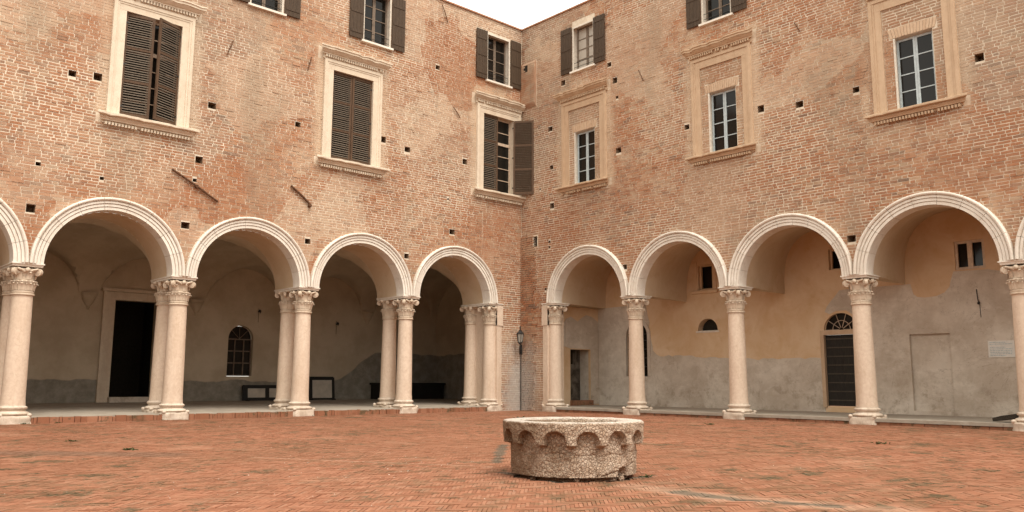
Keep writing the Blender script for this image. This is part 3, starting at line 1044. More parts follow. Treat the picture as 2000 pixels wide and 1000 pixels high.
def right_portico():
    v = MB()
    NS, NDD = 28, 12
    vs, fs = [], []
    for q in range(NDD+1):
        u = q/NDD
        e = u*u*(3-2*u)*.35+u*.65
        row = [(-.9, ZS)]
        for k in range(5):
            c = RJ[k]-BAY/2
            for i in range(NS+1):
                a = pi*i/NS
                ca, sa = cos(a), max(0, sin(a))
                bs = 1.764*math.copysign(abs(ca)**(2/3), ca)
                bz = 1.86*sa**(2/3)
                row.append((c+RI*ca*(1-e)+bs*e, ZS+RI*sa*(1-e)+bz*e))
        row.append((SEND, ZS))
        n = len(row)
        vs += [(.335+(RD-.335)*u, s, z) for s, z in row]
    fs = [(q*n+i, q*n+i+1, (q+1)*n+i+1, (q+1)*n+i) for q in range(NDD) for i in range(n-1)]
    v.add(vs, fs, .5)
    v.build('vault', 'vault', wr, 25)
    fl_ = MB()
    for k in range(1, 6): fl_.box(FR, RJ[k]-.307, RJ[k]+.307, .02, .335, ZS+.001, ZS+.02)
    fl_.build('arch_soffit', 'vault', wr)
    D = RD
    loops = dict(blind=rect(-12.999, -11.986, .271, 2.259), high1=rect(-5.90, -5.36, 3.95, 4.76), high2=rect(-10.45, -9.85, 4.18, 4.78), high3=rect(-13.96, -13.25, 3.86, 4.60),
                 half=archtop(-6.05, -5.30, 2.62, 2.64, .37), tall=archtop(-3.24, -2.30, 1.17, 2.56), door=archtop(-10.60, -9.60, .33, 2.46, .48))
    w_ = MB()
    sheet(w_, FR, D, rect(SEND, -.9, 0, 5.6), list(loops.values()))
    for n, lp in loops.items():
        if n != 'blind': reveal(w_, FR, lp, D, D+(.30 if n in('half', 'high1', 'high2', 'high3') else .16))
    w_.add([(.3, -.9, ZS-.03), (D, -.9, ZS-.03), (D, -.9, 5.6), (.3, -.9, 5.6)], [(0, 1, 2, 3)], .5)
    w_.add([(0, SEND+.2, 0), (D, SEND+.2, 0), (D, SEND+.2, 5.6), (0, SEND+.2, 5.6)], [(0, 1, 2, 3)], .5)
    w_.build('portico_wall', 'ochre', wr)
    # coats of grey cement render over the ochre plaster, ragged edged
    def rag(pts, step=.22, amp=.05, seed=0):
        out = []
        rg = random.Random(seed)
        for i in range(len(pts)):
            (a, b), (c, e) = pts[i], pts[(i+1) % len(pts)]
            L = sqrt((c-a)**2+(e-b)**2)
            n = max(1, int(L/step))
            for k in range(n):
                u = k/n
                j = amp if 0 < k else 0
                out.append((a+(c-a)*u+rg.uniform(-j, j), b+(e-b)*u+rg.uniform(-j, j)))
        return out
    coat = MB()
    up = [(-3.2, 3.62), (-3.3, 3.0), (-3.45, 2.0), (-3.77, 1.86), (-5.21, 1.80), (-7.44, 1.68), (-9.48, 1.67)]
    top = []
    rg = random.Random(5)
    for (a, b), (c, e) in zip(up, up[1:]):
        n = max(2, int(sqrt((c-a)**2+(e-b)**2)/.16))
        for k in range(n): top.append((a+(c-a)*k/n+rg.uniform(-.03, .03), b+(e-b)*k/n+rg.uniform(-.035, .035)))
    poly1 = [(-.905, .1), (-.905, 3.595)]+top+[(-9.545, 1.67), (-9.545, .1)]
    holes1 = [loops['tall']]
    sheet(coat, FR, D-.012, poly1, holes1)
    reveal(coat, FR, poly1, D-.012, D+.002)
    up2 = [(-9.52, 1.68), (-9.50, 2.5), (-9.66, 2.98), (-9.75, 3.05), (-10.13, 3.55), (-10.5, 3.58), (-12.0, 3.59), (-12.12, 3.6), (-12.17, 3.31), (-12.35, 3.22), (-12.75, 3.23),
           (-13.05, 3.42), (-13.17, 3.78), (-13.24, 3.85), (-14.0, 3.82), (-15.4, 3.58), (-18, 3.58)]
    poly2 = [(-9.548, .1), (-9.548, 1.68)]
    hole = [(s, z) for s, z in loops['door']]
    blind = rect(-13.0, -11.985, .27, 2.26)
    poly2 = [(-10.62, .1), (-10.62, 2.5), (-10.5, 2.86), (-10.3, 3.0), (-10.0, 3.0), (-9.8, 2.92), (-9.66, 2.99), (-9.72, 3.12), (-9.85, 3.28), (-10.02, 3.45), (-10.13, 3.58)]
    rg = random.Random(8)
    tail = [(-10.5, 3.595), (-12.1, 3.595), (-12.13, 3.45), (-12.16, 3.32), (-12.25, 3.24), (-12.45, 3.21), (-12.75, 3.23), (-12.95, 3.31), (-13.08, 3.45), (-13.12, 3.62), (-13.2, 3.83), (-14.0, 3.81), (-14.5, 3.70), (-15.2, 3.595), (-18.5, 3.595), (-18.5, .1)]
    poly2 += tail
    sheet(coat, FR, D-.012, poly2, [blind])
    reveal(coat, FR, poly2, D-.012, D+.002)
    reveal(coat, FR, blind, D-.012, D+.08, False)
    coat.build('cement_render', 'render', wr)
    # blocked doorway: a recessed panel of the same render
    b = MB()
    b.add([FR(s, D+.075, z) for s, z in rect(-13.0, -11.985, .27, 2.26)], [(0, 1, 2, 3)], .3)
    b.box(FR, -13.03, -11.96, D-.03, D, .12, .268)
    b.build('blocked_doorway', 'render', wr)
    # small high windows
    for s0, s1, z0, z1, two in ((-5.90, -5.36, 3.95, 4.76, 0), (-10.45, -9.85, 4.18, 4.78, 0), (-13.96, -13.25, 3.86, 4.60, 1)):
        wi = link('window', None, wr, (D, (s0+s1)/2, z0))
        MB().box(FR, s0, s1, D+(.27 if not two else .13), D+.3, z0, z1).build('pane', 'glass', wi)
        f = MB()
        fs_ = .045 if not two else .065
        dd = D+.12 if not two else D+.045
        for a, c in ((s0, s0+fs_), (s1-fs_, s1)) + ((((s0+s1)/2-.06, (s0+s1)/2+.06),) if two else ()):
            f.box(FR, a, c, dd, dd+.06, z0, z1)
        for a, c in ((z0, z0+fs_), (z1-fs_, z1)): f.box(FR, s0+fs_, s1-fs_, dd+.002, dd+.058, a, c)
        f.build('frame', 'sash_pale' if two else 'ochre', wi)
        if s0 > -6:
            q = MB()
            q.box(FR, s0-.16, s0-.04, D-.03, D+.01, z0, z1+.12)
            q.box(FR, s1+.04, s1+.16, D-.03, D+.01, z0, z1+.12)
            q.prof(FR, s0-.22, s1+.22, [(D-.10, z0-.04), (D-.08, z0-.12), (D, z0-.14), (D+.01, z0-.02)])
            q.build('surround', 'ochre', wi)
    wi = link('window', None, wr, (D, -5.67, 2.62))
    MB().box(FR, -6.1, -5.25, D+.26, D+.29, 2.6, 3.05).build('pane', 'void', wi)
    MB().box(FR, -6.10, -5.24, D-.03, D+.25, 2.56, 2.622).build('sill', 'plaster_reveal', wi)
    wi = link('window', None, wr, (D, -2.8, 1.17))
    lp = archtop(-3.24, -2.30, 1.17, 2.56)
    MB().add([FR(s, D+.14, z) for s, z in lp], [tuple(range(len(lp)))]).build('pane', 'glass', wi)
    f = MB()
    for s in (-3.21, -2.92, -2.62, -2.33): f.box(FR, s-.012, s+.012, D+.09, D+.12, 1.18, 2.9 if -3.1 < s < -2.5 else 2.56)
    for z in (1.2, 1.5, 1.8, 2.1, 2.4, 2.62): f.box(FR, -3.235, -2.305, D+.085, D+.115, z-.012, z+.012)
    f.build('grille', 'iron', wi)
    f = MB()
    for i in range(14):                               # stone arch round the tall window
        a0, a1 = pi*i/14, pi*(i+1)/14
        q = []
        for r_, d in ((.465, D-.035), (.60, D-.035), (.60, D+.01), (.465, D+.05)):
            q.append([FR(-2.77+r_*cos(a), d, 2.56+r_*sin(a)) for a in (a0, a1)])
        f.add([q[0][0], q[1][0], q[2][0], q[3][0], q[0][1], q[1][1], q[2][1], q[3][1]], [(0, 1, 5, 4), (1, 2, 6, 5), (3, 0, 4, 7)], .4)
    f.box(FR, -3.37, -3.235, D-.035, D+.05, 1.17, 2.56)
    f.box(FR, -2.305, -2.17, D-.035, D+.05, 1.17, 2.56)
    f.build('surround', 'render', wi)
    # louvred double door with fanlight
    dr = link('door', None, wr, (D, -10.1, .33))
    q = MB()
    q.box(FR, -10.72, -9.50, D-.05, D+.12, 2.33, 2.46)
    q.box(FR, -9.605, -9.50, D-.05, D+.12, .30, 2.328)
    q.box(FR, -10.72, -10.595, D-.05, D+.12, .30, 2.328)
    q.build('surround', 'frame_peach', dr)
    for a, c in ((-10.59, -10.105), (-10.095, -9.61)):
        lf = MB()
        lf.box(FR, a, c, D+.06, D+.10, .34, 2.325)
        o = lf.build('door_leaf', 'door_dark', dr)
    for i in range(8):
        z = .50+i*.245
        MB().box(FR, -10.58, -9.62, D+.035, D+.058, z-.018, z+.018).build('batten', 'door_slat', dr)
    lp = archtop(-10.59, -9.61, 2.465, 2.47, .47)
    MB().add([FR(s, D+.10, z) for s, z in lp], [tuple(range(len(lp)))]).build('fanlight_pane', 'glass', dr)
    fg = MB()
    for a in range(0, 181, 36):
        t = radians(a)
        fg.tube([FR(-10.1+.06*cos(t), D+.06, 2.47+.06*sin(t)), FR(-10.1+.48*cos(t), D+.06, 2.47+.46*sin(t))], .011, 5)
    for r_ in (.26,):
        fg.tube([FR(-10.1+r_*cos(pi*i/12), D+.06, 2.47+r_*sin(pi*i/12)) for i in range(13)], .011, 5)
    fg.build('fanlight_grille', 'sash_tan', dr)
    # end wall: doorway in the dark corner
    e = MB()
    e.box(Fr('L'), .34, 1.42, -1.0, -.9, FZ, ZS-.01)
    e.box(Fr('L'), 2.45, D, -1.0, -.9, FZ, ZS-.01)
    e.box(Fr('L'), 1.42, 2.45, -1.0, -.9, 2.10, ZS-.01)
    e.build('end_wall', 'ochre', wr)
    pt = MB()
    poly = [(1.41, 2.13), (1.08, 2.2), (1.0, 2.6), (1.06, 2.95), (1.2, 3.15), (1.45, 3.24), (1.66, 3.14), (1.8, 3.08), (2.0, 3.22), (2.25, 3.34), (2.55, 3.28), (2.88, 3.1), (2.88, .2), (2.46, .2), (2.46, 2.13)]
    sheet(pt, Fr('L'), -1.012, poly, [])
    reveal(pt, Fr('L'), poly, -1.012, -.99)
    pt.build('cement_patch', 'render', wr)
    dn = MB()
    dn.hexa([(1.40, -.92, .1), (2.47, -.92, .1), (2.47, -.92, 2.12), (1.40, -.92, 2.12), (1.40, -.45, .1), (2.47, -.45, .1), (2.47, -.45, 2.12), (1.40, -.45, 2.12)])
    dn.f = dn.f[1:]; dn.a = dn.a[1:]
    dr = link('doorway', None, wr, (1.93, -.95, FZ))
    dn.build('recess', 'render', dr)
    MB().box(Fr('L'), 1.40, 2.47, -1.12, -.94, FZ, .34).build('brick_step', 'pave', dr)
    MB().box(Fr('L'), 1.41, 2.46, -.48, -.455, .2, 2.11).build('dark_back', 'dark_mottle', dr)
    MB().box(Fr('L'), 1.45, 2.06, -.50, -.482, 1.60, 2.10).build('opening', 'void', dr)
    # iron lamp bracket
    s, z = -13.74, 3.0
    h = MB()
    h.tube([FR(s+.03, D-.01, z+.33), FR(s, D-.07, z+.1), FR(s-.02, D-.08, z-.02)], .011, 6)
    h.lathe([(.02, 0), (.035, .02), (.03, .05), (.015, .065)], 8, FR(s-.02, D-.08, z-.06))
    h.tube([FR(s-.02, D-.02, z+.02), FR(s-.03, D-.02, z-.38)], .007, 5)
    h.build('iron_bracket', 'iron', wr)
right_portico()

# ------------------------------------------------------------------ first-floor windows
def cornice(fr, c, half, z0, z1, proj, mat, o, up=True, chips=0, seed=0):
    """moulded hood or sill with a row of dentils under it"""
    rg = random.Random(seed)
    h = z1-z0
    if up: pts = [(.02, z0), (-.06, z0), (-.065, z0+.34*h), (-.135, z0+.36*h), (-.135, z0+.46*h), (-.16, z0+.48*h), (-proj*.80, z0+.66*h), (-proj*.80, z0+.70*h), (-proj*.9, z0+.71*h), (-proj*.9, z0+.86*h), (-proj, z0+.9*h), (-proj, z1), (.02, z1+.02)]
    else: pts = [(.02, z0+.03), (-.05, z0+.03), (-.055, z0+.3*h), (-.13, z0+.33*h), (-.14, z0+.42*h), (-proj*.72, z0+.58*h), (-proj*.66, z0+.62*h), (-proj*.66, z0+.68*h), (-proj*.95, z0+.72*h), (-proj, z0+.78*h), (-proj, z1-.012), (-proj+.02, z1), (.02, z1)]
    n = 16
    mb = MB()
    vs, fs = [], []
    k = len(pts)
    for i in range(n+1):
        s = c-half+2*half*i/n
        chip = rg.random()*chips if rg.random() < .6 else 0
        for j, (d, z) in enumerate(pts):
            e = min(1, max(0, (-d-.05)/(proj-.05)))
            ins = e*.0
            lim = half-(proj-max(0, -d))*.75
            ss = max(c-lim, min(c+lim, s))
            vs.append(fr(ss, d+chip*e, z+(rg.uniform(-.4, .1)*chip if e > .8 else 0)))
    for i in range(n):
        for j in range(k): fs.append((i*k+j, i*k+(j+1) % k, (i+1)*k+(j+1) % k, (i+1)*k+j))
    fs += [tuple(range(k)), tuple(range(n*k, n*k+k))]
    mb.add(vs, fs)
    mb.build('hood' if up else 'sill', mat, o)
    dn = MB()
    m_ = 27
    lim = half-proj*.75
    for i in range(m_):
        s = c-lim+(2*lim)*(i+.5)/m_
        if rg.random() < .06: continue
        zz = z0+.12*h if up else z0-.015
        dn.box(fr, s-.024, s+.024, -.125, -.02, zz, zz+(.075 if up else .07))
    tag(dn.build('dentils', mat, o), kind='stuff')

def louvre(fr, hs, hd, sgn, ang, wd, z0, z1, o, rg):
    """one louvred leaf hung at hs; sgn = direction along the wall in which it closes"""
    t = radians(ang)
    def L(a, n, z): return fr(hs+sgn*(a*cos(t)+n*sin(t)), hd-a*sin(t)+n*cos(t), z)
    class F2:
        def __call__(self, s, d, z): return L(s, d, z)
    f2 = F2()
    rails = MB()
    st = .062
    rails.box(f2, 0, st, 0, .045, z0, z1)
    rails.box(f2, wd-st, wd, 0, .045, z0, z1)
    h = z1-z0
    zs_ = [z0, z0+.34*h, z0+.665*h, z1]
    for i, z in enumerate(zs_):
        a, b = (z, z+.10) if i == 0 else ((z-.07, z) if i == 3 else (z-.035, z+.035))
        rails.box(f2, st, wd-st, .002, .043, a, b)
    lf = rails.build('shutter', 'shutter_rail', o)
    sl_ = MB()
    for i in range(3):
        a, b = zs_[i]+(.10 if i == 0 else .035), zs_[i+1]-(.07 if i == 2 else .035)
        n = int((b-a)/.060)
        for k in range(n):
            z = a+(b-a)*(k+.5)/n+rg.uniform(-.004, .004)
            p = [L(st, -.010, z-.028), L(wd-st, -.010, z-.028), L(wd-st, -.008, z-.012), L(st, -.008, z-.012),
                 L(st, .036, z+.014), L(wd-st, .036, z+.014), L(wd-st, .040, z+.024), L(st, .040, z+.024)]
            sl_.hexa(p)
    tag(sl_.build('shutter_slats', 'shutter', o), kind='stuff')
    for z in (z0+.25, z0+h*.5, z1-.25):
        MB().box(f2, -.05, .10, -.008, .004, z-.02, z+.02).build('hinge', 'iron', o)

def sash(fr, s0, s1, z0, z1, d, rows, mat, o, glass='glass', st=.05, mun=.024, transom=None):
    gl = MB()
    mid = (s0+s1)/2
    fm = MB()
    for a, b in ((s0, s0+st), (mid-st, mid-.003), (mid+.003, mid+st), (s1-st, s1)):
        fm.box(fr, a, b, d, d+.05, z0, z1)
    for a, b in ((s0+st, mid-st), (mid+st, s1-st)):
        fm.box(fr, a, b, d+.002, d+.048, z0, z0+st)
        fm.box(fr, a, b, d+.002, d+.048, z1-st, z1)
        for r in range(1, rows):
            z = z0+st+(z1-z0-2*st)*r/rows
            fm.box(fr, a, b, d+.004, d+.045, z-mun/2, z+mun/2)
    if transom: fm.box(fr, s0, s1, d-.02, d+.0, transom-.05, transom+.05)
    fm.build('sash', mat, o)
    for a, b in ((s0+st, mid-st), (mid+st, s1-st)):
        for r in range(rows):
            za, zb = z0+st+(z1-z0-2*st)*r/rows, z0+st+(z1-z0-2*st)*(r+1)/rows
            tl = random.uniform(-.004, .004)
            MB().add([fr(a, d+.025+tl, za), fr(b, d+.025, za), fr(b, d+.025-tl, zb), fr(a, d+.025, zb)], [(0, 1, 2, 3)]).build('pane', glass, o)

rg = random.Random(3)
for i, c in enumerate(LWIN):
    o = link('window', None, wl, (c, 0, 7.44))
    fm = MB()
    z0, z1 = 7.42, 10.17
    for a, b in ((c-1.01, c-.70), (c+.70, c+1.01)):
        fm.box(FL, a, b, -.05, .26, z0, z1)
    fm.box(FL, c-1.01, c+1.01, -.052, .26, z1+.001, 10.46)
    for a, b in ((c-1.012, c-.93), (c+.93, c+1.012)): fm.box(FL, a, b, -.085, 0, z0, 10.462)
    for a, b in ((c-.93, c-.88), (c+.88, c+.93)): fm.box(FL, a, b, -.068, 0, z0, 10.38)
    fm.box(FL, c-.93, c+.93, -.083, 0, 10.38, 10.461)
    fm.box(FL, c-.88, c+.88, -.066, 0, 10.33, 10.379)
    fm.build('stone_frame', 'frame_pale', o)
    cornice(FL, c, 1.25, 10.46, 10.80, .30, 'frame_pale', o, True, .05, 10+i)
    cornice(FL, c, 1.25, 7.16, 7.43, .27, 'frame_pale', o, False, .04, 20+i)
    sash(FL, c-.68, c+.68, 7.47, 10.15, .14, 6, 'sash_tan', o, transom=9.25)
    if i == 0:
        louvre(FL, c-.70, .02, 1, 9, .70, 7.47, 10.15, o, rg)
        louvre(FL, c+.70, .02, -1, 24, .70, 7.47, 10.15, o, rg)
    elif i == 1:
        louvre(FL, c-.70, .03, 1, 0, .697, 7.47, 10.15, o, rg)
        louvre(FL, c+.70, .03, -1, 2, .697, 7.47, 10.15, o, rg)
    else:
        louvre(FL, c-.70, .03, 1, 1, .70, 7.47, 10.15, o, rg)
        louvre(FL, c+.68, -.055, -1, 128, .72, 7.47, 10.15, o, rg)

for i, c in enumerate(RWIN):
    o = link('window', None, wr, (0, c, 7.44))
    fm = MB()
    z0 = 7.42
    for a, b in ((c-.99, c-.70), (c+.70, c+.99)):
        fm.box(FR, a, b, -.045, .1, z0, 10.06)
    fm.box(FR, c-.99, c+.99, -.047, .1, 10.061, 10.36)
    for a, b in ((c-.992, c-.91), (c+.91, c+.992)): fm.box(FR, a, b, -.078, 0, z0, 10.362)
    for a, b in ((c-.91, c-.86), (c+.86, c+.91)): fm.box(FR, a, b, -.062, 0, z0, 10.28)
    fm.box(FR, c-.91, c+.91, -.076, 0, 10.28, 10.361)
    fm.build('stone_frame', 'frame_peach', o)
    cornice(FR, c, 1.22, 10.36, 10.70, .28, 'frame_peach', o, True, .06, 30+i)
    cornice(FR, c, 1.18, 7.20, 7.43, .25, 'frame_peach', o, False, .03, 40+i)
    rv = MB()
    a, b = c-.455, c+.455
    reveal(rv, FR, rect(a, b, 7.43, 9.26), -.004, .20)
    rv.box(FR, b-.045, b+.001, -.012, .02, 7.43, 9.26)
    rv.build('plaster_reveal', 'plaster_reveal', o)
    sash(FR, a+.02, b-.02, 7.45, 9.24, .13, 4, 'sash_blue', o)
    n = 15
    for k in range(n):                                # flat arch of bricks on end
        u0, u1 = (k+.06)/n, (k+.94)/n
        bot = [c+.52-1.04*u for u in (u0, u1)]
        topx = [c+.58-1.16*u for u in (u0, u1)]
        cm = .03*(1-((2*(k+.5)/n-1)**2))
        p = .012+random.random()*.008
        MB().hexa([FR(bot[0], -p, 9.27), FR(bot[1], -p, 9.27), FR(topx[1], -p, 9.50+cm), FR(topx[0], -p, 9.50+cm),
                   FR(bot[0], .02, 9.27), FR(bot[1], .02, 9.27), FR(topx[1], .02, 9.50+cm), FR(topx[0], .02, 9.50+cm)], True, random.random()).build('lintel_brick', 'pale_brick', o)

# ------------------------------------------------------------------ second-floor windows
def upper(fr, wing, s0, s1, zt, glass):
    o = link('window', None, wing, fr((s0+s1)/2, 0, 11.4))
    rv = MB()
    reveal(rv, fr, rect(s0, s1, 11.42, zt), -.004, .26)
    for a, b in ((s0-.002, s0+.05), (s1-.05, s1+.002)): rv.box(fr, a, b, -.016, .01, 11.42, zt)
    rv.box(fr, s0+.05, s1-.05, -.014, .01, zt-.06, zt)
    rv.build('plaster_reveal', 'plaster_reveal', o)
    MB().prof(fr, s0-.06, s1+.06, [(-.10, 11.34), (-.10, 11.40), (.20, 11.425), (.20, 11.34)]).build('sill', 'arch', o)
    sash(fr, s0+.03, s1-.03, 11.44, zt-.02, .20, 4, 'sash_brown', o, glass)
    for z in (11.56, 11.72): MB().tube([fr(s0, .05, z), fr(s1, .05, z)], .009, 5).build('safety_bar', 'iron', o)
    for a, b in ((s0-.50, s0-.015), (s1+.015, s1+.50)):
        lf = MB()
        lf.box(fr, a, b, -.075, -.04, 11.40, zt+.01)
        for z in (11.6, 12.25, 12.85): lf.box(fr, a+.03, b-.03, -.088, -.0752, z-.04, z+.04)
        for q in range(1, 4): lf.box(fr, a+(b-a)*q/4-.004, a+(b-a)*q/4+.004, -.0795, -.0751, 11.41, zt)
        lf.build('shutter', 'shutter_flat', o)
        for z in (11.7, 12.7): MB().box(fr, a+.02, b-.02, -.05, .01, z-.015, z+.015).build('hinge', 'iron', o)
for k, (a, b) in enumerate(UP_L): upper(FL, wl, a, b, 13.15, 'glass')
for k, (a, b) in enumerate(UP_R): upper(FR, wr, a, b, 13.0, 'glass_pale' if k == 0 else 'glass')

# ------------------------------------------------------------------ corner details
cb = MB()                                              # shallow corner flue box high in the angle
cb.prof(FR, -.76, -.0, [(-.02, 10.66), (-.09, 10.78), (-.09, 12.28), (.01, 12.40), (.01, 10.66)])
fx = cb.build('corner_flue', 'brick', wr)
z = 10.82
while z < 12.24:
    s = -.757
    while s < -.03:
        e = min(-.01, s+random.choice((.13, .25, .24)))
        if not (-.42 < (s+e)/2 < -.18 and 12.0 < z+.03 < 12.26):
            MB().box(FR, s, e-.02, -.096-random.random()*.004, -.085, z, z+.054, .55+.45*random.random()).build('brick', 'brick', fx)
        s = e
    z += .075
MB().box(FR, -.40, -.20, -.094, -.08, 11.99, 12.25).build('vent_opening', 'void', fx)
gr = link('window', None, wr, (0, -.73, 5.6))
rv = MB()
reveal(rv, FR, rect(-.84, -.62, 5.60, 5.96), -.03, .3)
rv.build('reveal', 'mortar', gr)
MB().box(FR, -.86, -.60, .25, .28, 5.55, 6.0).build('pane', 'void', gr)
q = MB()
for s in (-.79, -.73, -.67): q.tube([FR(s, .03, 5.58), FR(s, .03, 5.98)], .008, 5)
for z in (5.69, 5.78, 5.87): q.tube([FR(-.85, .03, z), FR(-.61, .03, z)], .008, 5)
q.build('grille', 'iron', gr)

# ------------------------------------------------------------------ tie bars on the brick
def tie(wing, fr, a, b, r, knob=None):
    t = MB()
    d = -.05
    t.tube([fr(a[0], d, a[1]), fr((a[0]+b[0])/2, d-.01, (a[1]+b[1])/2+.01), fr(b[0], d, b[1])], [r*.9, r, r*.9], 6)
    if knob:
        t.tube([fr(knob[0], .1, knob[1]), fr(knob[0], -.12, knob[1])], r*1.35, 6)
    t.build('tie_bar', 'rust', wing)
tie(wl, FL, (-12.26, 6.32), (-11.02, 5.65), .030, (-11.62, 5.97))
tie(wl, FL, (-8.94, 6.43), (-8.29, 5.95), .033, (-8.34, 5.93))
for a, b in (((-10.85, 10.19), (-11.0, 9.74)), ((-8.47, 10.37), (-8.58, 9.93)), ((-3.17, 10.06), (-2.88, 9.75)), ((-3.71, 13.52), (-3.46, 12.94))): tie(wl, FL, a, b, .016)
for a, b in (((-5.42, 10.66), (-5.6, 10.27)), ((-10.72, 10.5), (-10.87, 10.2))): tie(wr, FR, a, b, .016)

# ------------------------------------------------------------------ roofs
def roof(fr, wing, s1, slope_to):
    r = MB()
    r.prof(fr, SEND-.2, s1, [(-.06, ZTOP), (-.06, ZTOP+.05), (slope_to, ZTOP+1.9), (slope_to, ZTOP+.0)])
    r.build('roof', 'tile', wing)
roof(FL, wl, 0.0, 6)
roof(FR, wr, 0.0, 6)

# ------------------------------------------------------------------ the well
def make_well():
    cx, cy = -13.2, -14.985
    o = thing('well_head', (cx, cy, 0), 'low round pink marble well head carved with a ring of small arches', 'well')
    view = math.atan2(CAM.y-cy, CAM.x-cx)             # the side that faces the camera
    NT_, NZ = 448, 74
    H = .588
    vs, fs = [], []
    n_ar = 14
    cell = 2*pi/n_ar
    ph = radians(11.3)
    for j in range(NZ+1):
        z = .052+(H-.052)*j/NZ
        for i in range(NT_):
            th = 2*pi*i/NT_
            rel = th-view                             # + is to the right in the picture
            a = (rel-ph+cell/2) % cell-cell/2         # angle from the nearest arch axis
            x_ = a*.72                                # metres along the face
            zc, ra = .392, .108
            edge = 1.0
            if z > zc: dd = sqrt(x_*x_+(z-zc)**2)-ra
            else: dd = abs(x_)-ra
            low = .352-.10*max(0, (.055-abs(abs(x_)-.166)))   # the little corbels end lower at their middle
            infl = min(1, max(0, dd/.010+.5))
            band = min(1, max(0, (z-low)/.016))
            if z < low-.016: band = 0
            rr = .672-.012*(1-z/H) + (.078*infl*band)
            if z > H-.02: rr -= .012*((z-(H-.02))/.02)**2
            # faint ribs down the drum
            rib = abs(abs(x_)-.166)
            if z < low: rr += .006*max(0, 1-rib/.02)
            nz = Vector((cos(th)*3.2, sin(th)*3.2, z*4.4))
            rr += .010*mnoise.fractal(nz*2.4, 1, 2, 4)+.007*mnoise.noise(nz*7)
            if z < .12: rr -= .018*max(0, mnoise.noise(Vector((cos(th)*2, sin(th)*2, 5))))*(.12-z)/.12
            # broken foot at the lower right
            dr = (rel+pi) % (2*pi)-pi
            bite = max(0, 1-abs(dr-.88)/.13)*max(0, 1-abs(z-.07)/.075)
            rr -= .09*min(1, bite*2.2)
            crack = abs((z-.08)-(dr-.55)*.14)
            if .45 < dr < 1.25 and crack < .008: rr -= .014
            for c0, z0_, z1_ in ((.36, .03, .33), (-.2, .2, .36)):
                if abs(dr-c0-.015*sin(z*40)) < .010 and z0_ < z < z1_: rr -= .010
            hz = abs(z-.275-.012*sin(th*9))
            if hz < .006 and mnoise.noise(Vector((th*4, 0, 3))) > -.1: rr -= .007
            vs.append((cx+rr*cos(th), cy+rr*sin(th), z))
    for j in range(NZ):
        for i in range(NT_):
            k = (i+1) % NT_
            fs.append((j*NT_+i, j*NT_+k, (j+1)*NT_+k, (j+1)*NT_+i))
    # rim top and inside
    n0 = NZ*NT_
    prev = n0
    for step, (r_, z) in enumerate(((.70, H+.002), (.63, H+.004), (.575, H-.002), (.555, H-.02), (.55, H-.10), (.545, .30), (.54, .02))):
        st = len(vs)
        for i in range(NT_):
            th = 2*pi*i/NT_
            u = .006*mnoise.noise(Vector((cos(th)*6, sin(th)*6, step*.7)))
            w_ = .010*mnoise.noise(Vector((cos(th)*3, sin(th)*3, 9+step*.3)))
            vs.append((cx+(r_+w_)*cos(th), cy+(r_+w_)*sin(th), z+u))
        for i in range(NT_):
            k = (i+1) % NT_
            fs.append((prev+i, prev+k, st+k, st+i))
        prev = st
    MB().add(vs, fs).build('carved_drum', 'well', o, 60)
    b = MB()
    b.lathe([(.54, 0.0), (.57, .002), (.565, .054), (.54, .056)], 48, (cx, cy, 0), False)
    b.build('footing', 'well', o, 30)
    f = MB()
    f.lathe([(.01, .012), (.55, .012)], 32, (cx, cy, 0), False)
    f.build('shaft_bottom', 'void', o)
    for dth, rr, sz in ((.05, .60, .035), (.9, .61, .04), (-.75, .60, .035), (2.2, .60, .04), (3.6, .60, .04)):
        th = view+dth
        k = MB()
        k.ball((cx+rr*cos(th), cy+rr*sin(th), .026), sz, 7, 4, .75)
        k.v = [(x+random.uniform(-.006, .006), y+random.uniform(-.006, .006), z) for x, y, z in k.v]
        k.build('stone_wedge', 'well', o)
make_well()

# ------------------------------------------------------------------ lantern in the corner
def make_lantern():
    lx, ly, z = -.34, -.32, 2.30
    o = thing('wall_lantern', (lx, ly, z), 'small black iron lantern on a bracket in the corner of the court', 'lantern')
    b = MB()
    def ring(r0, z0, r1, z1, m_=b, n=6): m_.lathe([(r0, z0), (r1, z1)], n, (lx, ly, z), True)
    ring(.135, .30, .05, .39); ring(.045, .39, .05, .42); ring(.02, .42, .022, .50)
    b.ball((lx, ly, z+.52), .028, 8, 5)
    ring(.138, .285, .138, .30)
    ring(.075, -.02, .08, .0); ring(.03, -.07, .07, -.02)
    for i in range(6):
        a = 2*pi*i/6
        b.tube([(lx+.08*cos(a), ly+.08*sin(a), z), (lx+.125*cos(a), ly+.125*sin(a), z+.29)], .009, 5)
    b.build('lantern_frame', 'iron', o, 30)
    gl = MB()
    gl.lathe([(.072, .002), (.116, .283)], 6, (lx, ly, z), False)
    gl.build('lantern_glass', 'lamp_glass', o)
    k = MB()
    k.tube([(lx, ly, z-.06), (lx, ly, z-.20), (lx+.08, ly+.08, z-.26), (-.05, -.05, z-.14)], .014, 6)
    k.tube([(lx, ly, z-.20), (lx+.14, ly+.14, z-.10), (-.05, -.05, z-.30)], .011, 6)
    k.box(Fr('L'), -.11, -.045, -.11, -.045, z-.38, z-.06)
    k.build('bracket', 'iron', o)
    c = MB()
    c.tube([(-.065, -.065, z-.38), (-.07, -.065, 1.0), (-.065, -.07, .0)], .011, 6)
    c.build('conduit', 'iron', o)
make_lantern()

